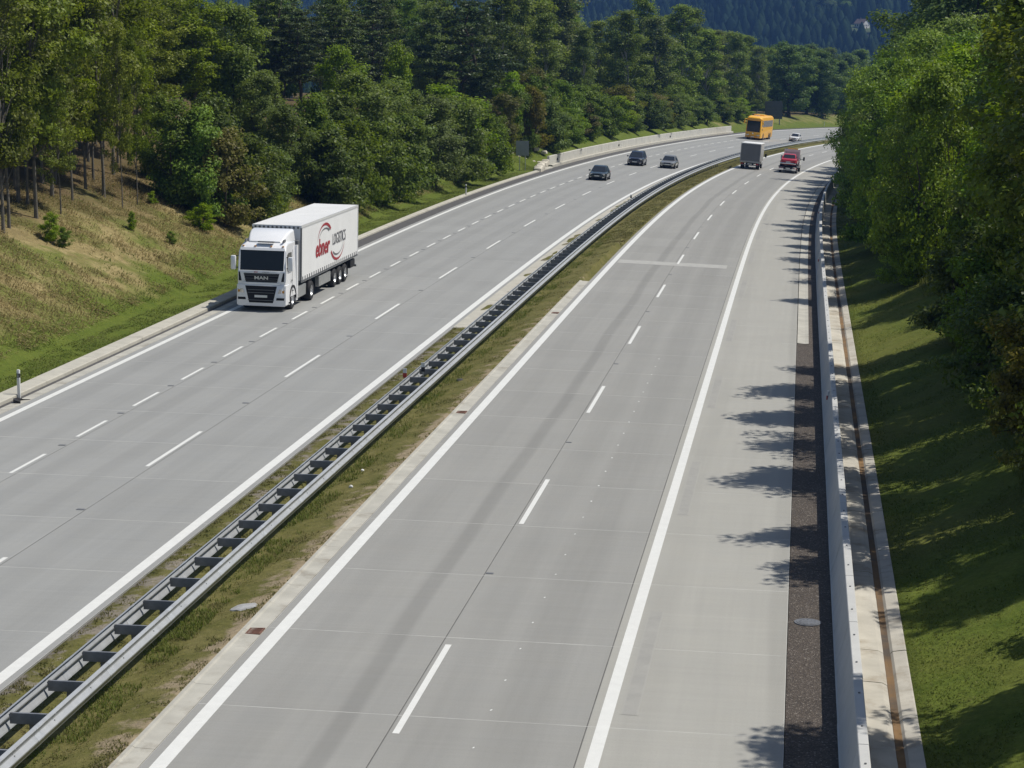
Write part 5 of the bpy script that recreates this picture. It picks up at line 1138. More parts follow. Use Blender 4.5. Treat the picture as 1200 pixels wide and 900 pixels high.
def farmhouse():
    z = float(hill(*HOUSE)) - 1.5; r = empty('farmhouse', Matrix.Translation((HOUSE[0], HOUSE[1], z)) @ Matrix.Rotation(R(38), 4, 'Z') @ Matrix.Diagonal((.62, .62, .62, 1)), 'tiny white farmhouse on the far blue hillside', 'house')
    WH = mat('white_render', (.78, .77, .74), .8, var=.04); RF = mat('dark_roof_tiles', (.12, .085, .07), .8, var=.15); GL = mat('house_glass', (.03, .035, .045), .2)
    mb = MB(); mb.box(-4.5, 4.5, -6.5, 6.5, -2.5, 4.2); mb.add([(-4.5, -6.5, 4.2), (4.5, -6.5, 4.2), (0, -6.5, 8.4)], [(0, 1, 2)]); mb.add([(-4.5, 6.5, 4.2), (4.5, 6.5, 4.2), (0, 6.5, 8.4)], [(0, 1, 2)])
    mb.obj('wall', WH, r)
    mb = MB(); mb.panel([(-5.2, -7, 3.7), (0, -7, 8.55), (0, 7, 8.55), (-5.2, 7, 3.7)], .25); mb.panel([(5.2, -7, 3.7), (5.2, 7, 3.7), (0, 7, 8.55), (0, -7, 8.55)], .25)
    rf = mb.obj('roof', RF, r); MB().box(-.5, .5, 1.5, 2.4, 7.5, 10).obj('chimney', RF, rf)
    for x in (-2.4, 0, 2.4): MB().box(x - .55, x + .55, -6.56, -6.44, 1.2, 2.8).obj('window', GL, r)
    for y in (-4, -1, 2, 5): MB().box(-4.56, -4.44, y - .55, y + .55, 1.2, 2.8).obj('window', GL, r)
    MB().box(-.6, .6, -6.56, -6.44, -2.0, .5).obj('door', RF, r)
farmhouse()
tm_, cm_, _, _ = PROTO['oak0']
for (dx, dy, h, l) in ((-22, 16, 20, 'left round tree of the pair beside the far white farmhouse'), (-11, 20, 18, 'right round tree of the pair beside the far white farmhouse')):
    x, y = HOUSE[0] + dx, HOUSE[1] + dy; k = h / 15
    r = empty('round_tree', Matrix.Translation((x, y, float(hill(x, y)) - 1.6)) @ Matrix.Diagonal((k * 1.25, k * 1.25, k, 1)), l, 'tree'); put('trunk', tm_, r); put('crown', cm_, r)

def blades(name, s, off, h, w, lean, m, label, t=True, lay=None):
    """one thin curved triangle pair per blade"""
    rn = np.random.default_rng(len(s)); n = len(s); x, y = xy(s, off); z = terr(s, off)
    a = rn.uniform(0, 6.283, n); d = np.stack([np.cos(a), np.sin(a)], 1)
    if lay is not None: d = unit(d * .6 + lay)
    b = np.stack([-d[:, 1], d[:, 0]], 1)
    hh = h * rn.uniform(.5, 1.3, n); ww = w * rn.uniform(.6, 1.4, n); th = np.clip(lean * rn.uniform(.5, 1.4, n), 0, 1.45); le = hh * np.sin(th)
    P = np.stack([x, y, z + .005], 1); B3 = np.concatenate([b * ww[:, None], np.zeros((n, 1))], 1); D3 = np.concatenate([d, np.zeros((n, 1))], 1)
    mid = P + D3 * (le * .42)[:, None] + np.array([0, 0, 1]) * (hh * np.cos(th) * .62)[:, None]
    tip = P + D3 * le[:, None] + np.array([0, 0, 1]) * (hh * np.cos(th) * .92)[:, None]
    if lay is not None:
        sl = .42 * (d @ np.array([-1., .15])); mid[:, 2] += sl * le * .42; tip[:, 2] += sl * le
    v = np.stack([P - B3, P + B3, mid + B3 * .7, tip, mid - B3 * .7], 1).reshape(-1, 3)
    q = (np.arange(n) * 5)[:, None]
    f = np.concatenate([q + np.array([0, 1, 4]), q + np.array([1, 2, 4]), q + np.array([4, 2, 3])])
    tag(put(name, npmesh(name, v, f, m)), label, 'grass', kind='stuff')
def patchy(rn, n, s0, s1, o0, o1, f=.6, thr=-.2, pw=1.0):
    s = s0 + (s1 - s0) * rn.uniform(0, 1, n) ** pw; o = rn.uniform(o0, o1, n)
    k = wob(s, o, f, .7) + .7 * wob(s, o, f * 2.7, 2.2) + .5 * wob(s, o, f * 6.1, 4.2) + rn.normal(0, .25, n) > thr
    return s[k], o[k]
def grass():
    rn = np.random.default_rng(21)
    gm = blademat('verge_blades', [(.075, .105, .014), (.11, .15, .022), (.155, .18, .04), (.21, .20, .07)])
    sm = blademat('straw_blades', [(.11, .12, .032), (.28, .23, .095), (.46, .375, .18), (.60, .50, .29)])
    mm = blademat('median_blades', [(.05, .072, .014), (.10, .108, .026), (.19, .17, .065), (.30, .25, .13)])
    s, o = patchy(rn, 90000, 60, 230, -25.2, -22.2, .5, -1.2, 1.3); blades('verge_grass', s, o, .07, .02, .9, gm, 'short lush green grass on the verge beside the left kerb')
    s, o = patchy(rn, 160000, 70, 200, -36, -24.6, .22, -.4, 1.2)
    blades('straw_grass', s, o, .34, .021, 1.05, sm, 'long dry straw-coloured grass lying on the left bank', lay=np.array([1., -.35]))
    s, o = patchy(rn, 45000, 70, 235, -34, -24.3, .25, .5, 1.2); blades('bank_grass', s, o, .16, .018, .8, gm, 'green grass patches growing on the left bank')
    s, o = patchy(rn, 60000, 30, 150, -6.35, -4.75, 1.1, .0, 1.9); blades('median_grass', s, o, .085, .011, .9, mm, 'patchy dry and green grass on the median beside the right carriageway')
    s, o = patchy(rn, 34000, 140, 330, -6.4, -4.3, .8, -.6, 1.3); blades('median_far_grass', s, o, .13, .022, .9, mm, 'dry grass on the far median towards the bend')
    s, o = patchy(rn, 26000, 30, 150, -6.55, -5.8, 1.0, -.1, 1.9); blades('median_tall_grass', s, o, .16, .010, .6, gm, 'taller green grass along the foot of the median guard rail')
    s, o = patchy(rn, 50000, 30, 97, -8.65, -7.2, 2.0, .1, 1.7); blades('median_moss_grass', s, o, .07, .012, .5, mm, 'low mossy grass between the guard rail and the left carriageway')
    s, o = patchy(rn, 22000, 30, 130, -7.2, -6.4, 1.2, -.3, 1.7); blades('rail_grass', s, o, .10, .012, .5, gm, 'grass growing between the two rails of the guard rail')
    s, o = patchy(rn, 120000, 30, 190, 9.95, 15.5, .45, -1.0, 1.9); blades('right_grass', s, o, .06, .013, .9, gm, 'mown green grass on the slope behind the right gutter')
    s, o = patchy(rn, 26000, 30, 130, 13.5, 17.5, .5, -.2, 1.6); blades('right_tall_grass', s, o, .38, .018, .5, gm, 'tall green grass at the foot of the right hand bushes')
grass()
def haze():
    m = bpy.data.materials.new('haze'); m.use_nodes = True; nt = m.node_tree; nt.nodes.remove(nt.nodes['Principled BSDF'])
    v = nd(nt, 'VolumePrincipled', Density=HAZE_D); v.inputs['Color'].default_value = (.22, .46, 1.0, 1); v.inputs['Anisotropy'].default_value = .1
    nt.links.new(v.outputs[0], nt.nodes['Material Output'].inputs['Volume'])
    o = MB().box(-1600, 1800, -160, 4300, -24, 240).obj('haze', m); tag(o, 'thin blue haze in the air over the valley', 'haze', kind='stuff'); o['kind'] = 'stuff'
HAZE_D = .00013
haze()
# ------------------------------------------------------------ vehicles
def paint(name, col, metal=0.0, rough=.28, coat=.8): return mat(name, col, rough, metal, var=.03, scale=1.5, coat=coat)
V = {}
V['white'] = paint('white_paint', (.82, .825, .83)); V['tarp'] = mat('white_tarpaulin', (.80, .80, .785), .5, var=.035, scale=.7, bmp=.12, bscale=1.2)
V['tarp_top'] = mat('roof_tarpaulin', (.68, .68, .67), .55, var=.06, scale=.6, bmp=.2, bscale=1.0)
V['black'] = mat('black_trim', (.014, .014, .016), .5, var=.1, spec=.2); V['glass'] = mat('dark_glass', (.012, .015, .018), .06, var=.1, spec=.35)
V['glass_b'] = mat('tinted_glass', (.022, .027, .034), .08, var=.1, spec=.5)
V['grey'] = mat('grey_plastic', (.12, .125, .13), .5, var=.1); V['tank'] = mat('tank_aluminium', (.42, .43, .42), .35, .6, var=.1)
V['lamp'] = mat('headlamp_glass', (.62, .60, .55), .12, .3, var=.1); V['amber'] = mat('amber_lamp', (.55, .26, .05), .2); V['red'] = mat('tail_lamp', (.40, .02, .018), .2)
V['rim'] = mat('wheel_rim', (.55, .56, .57), .35, .7, var=.08); V['chrome'] = mat('chrome_trim', (.66, .67, .68), .15, 1.0, var=.03)
V['plate'] = mat('number_plate', (.70, .70, .66), .4, var=.03); V['logo_red'] = mat('logo_red', (.34, .02, .028), .5, var=.05); V['logo_grey'] = mat('logo_grey', (.13, .13, .14), .5, var=.05)
V['silver_l'] = mat('silver_letters', (.62, .63, .62), .3, .4, var=.02); V['inner'] = mat('cab_interior', (.05, .05, .055), .8)
def wheel(name, par, x, y, r, w, rim=.6, m_rim='rim', side=1):
    """thing > wheel > tyre, rim"""
    t = empty(name, I4); t.parent = par; t.matrix_local = Matrix.Translation((x, y, r))
    del_keys(t)
    mb = MB(); n = 22
    rings = []
    for (xx, rr) in ((-w / 2, rim * r * .95), (-w / 2, r * .93), (-w * .36, r), (w * .36, r), (w / 2, r * .93), (w / 2, rim * r * .95)):
        rings.append([(xx, rr * math.cos(a), rr * math.sin(a)) for a in np.linspace(0, 2 * math.pi, n, endpoint=False)])
    mb.loft(rings, cap=False); mb.obj('tyre', M['rubber'], t, smooth=True)
    mb = MB(); o = side * w / 2
    rings = [[(xx, rr * math.cos(a), rr * math.sin(a)) for a in np.linspace(0, 2 * math.pi, n, endpoint=False)] for (xx, rr) in ((-side * w * .3, rim * r * .97), (o * .98, rim * r * .97), (o * .96, rim * r * .86), (o * .55, rim * r * .7), (o * .5, rim * r * .32), (o * .9, rim * r * .26), (o * .9, .01))]
    mb.loft(rings); mb.obj('rim', V[m_rim], t, smooth=True)
    return t
def del_keys(o):
    for k in ('label', 'category', 'group', 'kind'):
        if k in o: del o[k]
def text_mesh(s, size, m, bold=0.0, shear=0.0, ext=.004, squeeze=1.0):
    c = bpy.data.curves.new('lettering', 'FONT'); c.body = s; c.size = size; c.extrude = ext; c.offset = bold; c.shear = shear; c.resolution_u = 3; c.align_x = 'CENTER'; c.align_y = 'CENTER'
    o = bpy.data.objects.new('lettering', c); COL.objects.link(o); bpy.context.view_layer.update()
    me = bpy.data.meshes.new_from_object(o.evaluated_get(bpy.context.evaluated_depsgraph_get())); bpy.data.objects.remove(o); bpy.data.curves.remove(c)
    me.materials.clear(); me.materials.append(m)
    for v in me.vertices: v.co.x *= squeeze
    return me
def basis(o, ex, ey):
    ex, ey = Vector(ex), Vector(ey); ez = ex.cross(ey); o = Vector(o)
    return Matrix(((ex.x, ey.x, ez.x, o.x), (ex.y, ey.y, ez.y, o.y), (ex.z, ey.z, ez.z, o.z), (0, 0, 0, 1)))

def lorry():
    t = empty('articulated_lorry', frame(99.75, -18.82, -1, 0), 'white articulated lorry with curtain trailer and red lettering, left carriageway', 'lorry')
    # local: +Y forward, front bumper at y=0
    def ring(y, w, z0, z1, rb=.12, rt=.14, wt=None):
        wt = w if wt is None else wt; n = 4; P = []
        P += [(-w + rb, y, z0), (w - rb, y, z0), (w, y, z0 + rb)]
        P += [(wt, y, z1 - rt)] + [(wt - rt + rt * math.cos(a), y, z1 - rt + rt * math.sin(a)) for a in (math.pi / 6, math.pi / 3, math.pi / 2)]
        P += [(-wt + rt - rt * math.cos(a), y, z1 - rt + rt * math.sin(a)) for a in (math.pi / 2, math.pi / 3, math.pi / 6)] + [(-wt, y, z1 - rt), (-w, y, z0 + rb)]
        return P
    cab = MB()
    # lower cab body (doors and sides) then upper with sloping screen
    st = [(-.02, 1.16, .62, 1.95), (-.06, 1.20, .62, 1.98), (-.22, 1.235, .62, 3.02, 1.19), (-.30, 1.24, .62, 3.10, 1.18), (-.50, 1.245, .62, 3.28, 1.14), (-.85, 1.245, .62, 3.36, 1.13), (-2.25, 1.245, .62, 3.36, 1.13)]
    rings = [ring(s[0], s[1], s[2], s[3], .05, .12 if s[3] > 2.5 else .08, s[4] if len(s) > 4 else None) for s in st]
    cab.loft(rings)
    cb = cab.obj('cab', V['white'], t, smooth=True)
    # roof spoiler
    sp = MB(); sp.loft([ring(y, w, 3.30, z, .03, .12, w - .06) for y, w, z in ((-.72, .88, 3.40), (-.85, .95, 3.47), (-1.35, 1.04, 3.72), (-1.8, 1.10, 3.86), (-2.3, 1.12, 3.90))])
    so = sp.obj('roof_spoiler', V['white'], t, smooth=True)
    MB().rbox(-.52, .30, -.62, -.40, 3.36, 3.42, .02).obj('roof_hatch', V['grey'], t)
    for x in (-1.0, -.4, .4, 1.0): MB().rbox(x - .05, x + .05, -.42, -.32, 3.17, 3.225, .015).obj('marker_lamp', V['amber'], cb)
    for x in (-.95, .95): MB().rbox(x - .03, x + .03, -1.0, -.5, 3.36, 3.50, .02).obj('air_horn', V['grey'], t)
    # windscreen: slightly proud of the sloped front
    def fy(z): return np.interp(z, [.6, 1.97, 3.02, 3.1], [-.02, -.055, -.215, -.29])
    W = MB(); pts = [(-1.09, fy(2.02) + .004, 2.02), (1.09, fy(2.02) + .004, 2.02), (1.10, fy(3.0) + .004, 3.0), (-1.10, fy(3.0) + .004, 3.0)]
    W.panel(pts, .012); ws = W.obj('windscreen', V['glass'], t)
    MB().panel([(-1.12, fy(3.0) + .012, 3.0), (1.12, fy(3.0) + .012, 3.0), (1.12, fy(3.1) + .03, 3.12), (-1.12, fy(3.1) + .03, 3.12)], .05).obj('sun_visor', V['white'], t)
    for x, a in ((-.45, .5), (.45, .5)): MB().cyl((x - .35, fy(2.05) + .03, 2.04), (x + .35, fy(2.07) + .03, 2.09), .014, n=6).obj('wiper', V['black'], ws)
    # front: bumper, grilles
    bp = MB(); bp.loft([ring(y, w, .28, z, .06, .06) for y, w, z in ((.055, 1.12, 1.31), (.0, 1.23, 1.33), (-.25, 1.25, 1.34), (-.62, 1.25, 1.35))])
    b = bp.obj('bumper', V['white'], t, smooth=True)
    MB().panel([(-.78, .005, 1.45), (.78, .005, 1.45), (.90, -.012, 1.88), (-.90, -.012, 1.88)], .02).obj('upper_grille', V['black'], t)
    gl = MB().panel([(-.60, .066, .44), (.60, .066, .44), (.80, .06, 1.27), (-.80, .06, 1.27)], .014).obj('lower_grille', V['black'], t)
    MB().rbox(-.95, .95, .0, .03, 1.33, 1.43, .01).obj('grille_bar', V['white'], t)
    for z in (.55, .92, 1.06): MB().box(-.66, .66, .084, .10, z, z + .03).obj('grille_slat', V['grey'], gl)
    for z in (1.52, 1.62, 1.76, 1.83): MB().box(-.84, .84, .02, .034, z, z + .018).obj('grille_slat', V['grey'], t)
    MB().rbox(-.32, .32, .084, .10, .70, .82, .004).obj('number_plate', V['plate'], t)
    put('maker_lettering', text_mesh('MAN', .22, V['silver_l'], .006, 0, .006, 1.45), t, basis((0, .03, 1.655), (-1, 0, 0), (0, 0, 1)))
    put('front_lettering', text_mesh('ebner', .085, V['logo_red'], .003, .15, .002), t, basis((.28, .0, 1.945), (-1, 0, 0), (0, 0, 1)))
    put('front_lettering', text_mesh('LOGISTICS', .075, V['logo_grey'], 0, .0, .002), t, basis((-.22, .0, 1.945), (-1, 0, 0), (0, 0, 1)))
    for sx in (-1, 1):
        h = MB().panel([(sx * .84, .056, .92), (sx * 1.17, .03, .90), (sx * 1.19, .025, 1.10), (sx * .92, .056, 1.12)][::-sx], .014).obj('headlight', V['lamp'], t)
        MB().panel([(sx * 1.06, .062, .94), (sx * 1.16, .048, .94), (sx * 1.17, .045, 1.06), (sx * 1.06, .06, 1.06)][::-sx], .012).obj('indicator', V['amber'], h)
        MB().panel([(sx * .76, .060, .58), (sx * 1.16, .045, .58), (sx * 1.17, .045, .70), (sx * .79, .060, .70)][::-sx], .012).obj('fog_lamp', V['black'], t)
        MB().panel([(sx * 1.0, .002, 1.50), (sx * 1.14, -.01, 1.50), (sx * 1.15, -.03, 1.93), (sx * 1.09, -.03, 1.93)][::-sx], .02).obj('air_deflector', V['black'], t)
        # door window, door gap, mirrors, handle, steps
        X = sx * 1.247
        def sp_(z, y, k=.006): return (sx * (np.interp(z, [1.9, 3.2], [1.243, 1.165]) + k), y, z)
        MB().panel([sp_(1.95, -.42), sp_(1.95, -1.28), sp_(2.86, -1.28), sp_(2.86, -.62), sp_(2.6, -.45)][::-sx], .008).obj('door_window', V['glass'], t)
        dr = MB().box(min(X, X - sx * .01), max(X, X - sx * .01) + .0, -1.335, -1.32, .72, 2.98).obj('door_gap', V['grey'], t)
        MB().rbox(min(X, X + sx * .03), max(X, X + sx * .03), -1.26, -1.08, 1.42, 1.50, .01).obj('door_handle', V['grey'], t)
        mx = sx * 1.44
        mr = MB().rbox(mx - .13, mx + .13, -.20, -.02, 2.02, 2.72, .06).obj('mirror', V['white'], t, smooth=True)
        MB().rbox(mx - .11, mx + .11, -.215, -.20, 2.08, 2.66, .006).obj('mirror_glass', V['glass_b'], mr)
        for z in (2.12, 2.68): MB().cyl((mx, -.12, z), (sx * 1.17, -.30, z), .022, n=6).obj('mirror_arm', V['black'], mr)
        # wheel arch, steps, side fairing, tanks
        MB().loft([[(sx * xx, -1.42 + rr * math.cos(a), .52 + rr * math.sin(a)) for a in np.linspace(-.05, math.pi + .05, 15)] + [(sx * xx, -1.42 + (rr - .09) * math.cos(a), .52 + (rr - .09) * math.sin(a)) for a in np.linspace(math.pi + .05, -.05, 15)] for xx, rr in ((.9, .68), (1.262, .68))]).obj('wheel_arch', V['black'], t)
        MB().box(min(sx * .7, sx * 1.248), max(sx * .7, sx * 1.248), -.80, -.62, .30, .66).obj('step_panel', V['white'], t)
        MB().box(min(sx * 1.25, sx * 1.262), max(sx * 1.25, sx * 1.262), -.76, -.52, .36, .44).obj('step', V['black'], t)
        MB().rbox(min(sx * .55, sx * 1.23), max(sx * .55, sx * 1.23), -4.30, -2.55, .38, .98, .05).obj('fuel_tank', V['tank'], t)
        MB().box(min(sx * 1.12, sx * 1.245), max(sx * 1.12, sx * 1.245), -2.50, -2.20, .40, 3.1).obj('side_fin', V['white'], t)
        MB().box(min(sx * .6, sx * 1.245), max(sx * .6, sx * 1.245), -2.46, -2.10, .34, .62).obj('rear_step', V['white'], t)
        for (y, r_) in ((-1.42, .50), (-5.05, .50)): wheel('wheel', t, sx * 1.07, y, r_, .33 if y > -3 else .56, .60, side=sx)
        for y in (-10.95, -12.26, -13.57): wheel('wheel', t, sx * 1.06, y, .49, .38, .58, side=sx)
        MB().loft([[(sx * xx, -5.05 + rr * math.cos(a), .5 + rr * math.sin(a)) for a in np.linspace(.15, math.pi - .15, 12)] + [(sx * xx, -5.05 + (rr - .03) * math.cos(a), .5 + (rr - .03) * math.sin(a)) for a in np.linspace(math.pi - .15, .15, 12)] for xx, rr in ((.72, .60), (1.26, .60))]).obj('mudguard', V['black'], t)
        MB().rbox(min(sx * 1.0, sx * 1.24), max(sx * 1.0, sx * 1.24), -9.9, -7.2, .44, .98, .03).obj('side_locker', V['tank'] if sx < 0 else V['grey'], t)
        MB().box(min(sx * .8, sx * 1.22), max(sx * .8, sx * 1.22), -14.35, -14.31, .30, .95).obj('mudflap', V['black'], t)
        MB().rbox(min(sx * .7, sx * 1.22), max(sx * .7, sx * 1.22), -16.2, -15.0, .55, 1.02, .06).obj('spare_wheel_box', V['black'], t)
        MB().cyl((sx * .85, -6.3, .15), (sx * .85, -6.3, 1.1), .06, n=8).obj('landing_leg', V['grey'], t)
    # chassis and trailer
    MB().box(-.42, .42, -6.6, -1.6, .55, .95).obj('tractor_chassis', V['black'], t)
    MB().cyl((0, -4.9, .95), (0, -4.9, 1.14), .5, n=20).obj('fifth_wheel', V['black'], t)
    MB().box(-.48, .48, -17.5, -4.6, .92, 1.14).box(-.9, .9, -14.3, -10.2, .62, .92).obj('trailer_chassis', V['black'], t)
    MB().rbox(-1.2, 1.2, -2.95, -2.6, 1.35, 3.3, .04).obj('catwalk_panel', V['grey'], t)
    x0 = 1.27; y0, y1 = -4.0, -17.9
    y0 = -3.05; y1 = -16.7
    MB().box(-x0, x0, y1, y0, 1.12, 1.22).obj('trailer_floor', V['grey'], t)
    MB().rbox(-x0 + .01, x0 - .01, y0 - .1, y0, 1.22, 3.98, .02).obj('trailer_front', V['tarp'], t)
    MB().box(-x0 + .01, x0 - .01, y1, y1 + .08, 1.22, 3.98).obj('trailer_doors', V['tarp'], t)
    for sx in (-1, 1):
        mb = MB(); n = 60; zs = [1.10, 1.5, 2.2, 2.9, 3.5, 3.88]
        vs = [(sx * (x0 - .012 + .006 * math.sin(yy * 4.2) * math.sin((z - 1.2) / 2.7 * math.pi)), yy, z) for yy in np.linspace(y0 - .12, y1 + .1, n) for z in zs]
        mb.add(vs, [(i * 6 + j, (i + 1) * 6 + j, (i + 1) * 6 + j + 1, i * 6 + j + 1) for i in range(n - 1) for j in range(5)]); ct = mb.obj('curtain', V['tarp'], t, smooth=True)
        strap = MB().box(-.006, .006, -.055, .055, 1.14, 1.40).mesh('strap', V['grey'])
        for k in range(27): put('strap', strap, ct, Matrix.Translation((sx * (x0 + .004), y0 - .35 - k * .495, 0)))
        MB().box(min(sx * (x0 - .03), sx * (x0 + .012)), max(sx * (x0 - .03), sx * (x0 + .012)), y1, y0, 3.88, 4.0).obj('roof_rail', V['white'], t)
        MB().box(min(sx * (x0 - .05), sx * (x0 + .008)), max(sx * (x0 - .05), sx * (x0 + .008)), y0 - .12, y0 + .005, 1.2, 3.88).obj('corner_post', V['grey'], t)
        MB().box(min(sx * (x0 - .05), sx * (x0 + .008)), max(sx * (x0 - .05), sx * (x0 + .008)), y1 - .005, y1 + .10, 1.2, 3.88).obj('corner_post', V['white'], t)
        X = sx * (x0 + .004); ex = (0, sx, 0)
        def at(u, z): return Vector((X, y0 - u, z))
        for (txt, size, u, z, mm, bold, sh, sq) in (('ebner', 1.22, 4.75 if sx < 0 else 9.2, 2.45, 'logo_red', .035, .18, 1.12), ('LOGISTICS', .86, 8.75 if sx < 0 else 5.2, 2.60, 'logo_grey', .004, .0, .80)):
            put('side_lettering', text_mesh(txt, size, V[mm], bold, sh, .003, sq), t, basis(at(u, z), ex, (0, 0, 1)))
        # two swooshes of arcs above and below
        def arc(cu, cz, ru, rz, a0, a1, w0, w1, mm):
            mb = MB(); n = 22; vs = []
            for i in range(n + 1):
                q = i / n; a = a0 + (a1 - a0) * q; w = w0 + (w1 - w0) * q
                vs += [at(cu + ru * math.cos(a), cz + rz * math.sin(a)) + Vector((sx * .003, 0, 0)), at(cu + (ru - w) * math.cos(a), cz + (rz - w) * math.sin(a)) + Vector((sx * .003, 0, 0))]
            mb.add(vs, [(2 * i, 2 * i + 1, 2 * i + 3, 2 * i + 2) for i in range(n)]); mb.obj('logo_arc', V[mm], t)
        c = 5.35 if sx < 0 else 8.0
        arc(c, 2.72, 1.75, .98, R(172), R(38), .02, .20, 'logo_red'); arc(c, 2.70, 1.50, .74, R(168), R(48), .02, .10, 'logo_grey')
        c = 8.3 if sx < 0 else 5.2
        arc(c, 2.42, 1.75, .98, R(205), R(338 if False else 352), .20, .02, 'logo_red'); arc(c, 2.46, 1.50, .74, R(225), R(350), .10, .02, 'logo_grey')
    mb = MB(); n = 28
    vs = [(x, yy, 4.0 - .02 * math.cos(x * 1.1) * (1 + .4 * math.sin(yy * 4.6))) for yy in np.linspace(y0 - .02, y1 + .02, n) for x in (-1.24, -.6, 0, .6, 1.24)]
    mb.add(vs, [(i * 5 + j, (i + 1) * 5 + j, (i + 1) * 5 + j + 1, i * 5 + j + 1) for i in range(n - 1) for j in range(4)]); mb.obj('trailer_roof', V['tarp_top'], t, smooth=True)
    MB().box(-x0, x0, y0 - .02, y0 + .03, 3.90, 4.0).obj('front_roof_rail', V['white'], t)
    for k in range(11): MB().box(-1.15 + k * .22, -1.05 + k * .22, y0 + .03, y0 + .036, 3.84, 3.95).obj('roof_strap', V['grey'], t)
    for x in (-.75, .75): MB().rbox(x - .22, x + .22, y1 - .04, y1, 1.0, 1.12, .01).obj('tail_lamp', V['red'], t)
    MB().box(-1.2, 1.2, y1 + .02, y1 + .1, .5, .62).obj('underrun_bar', V['grey'], t)
lorry()

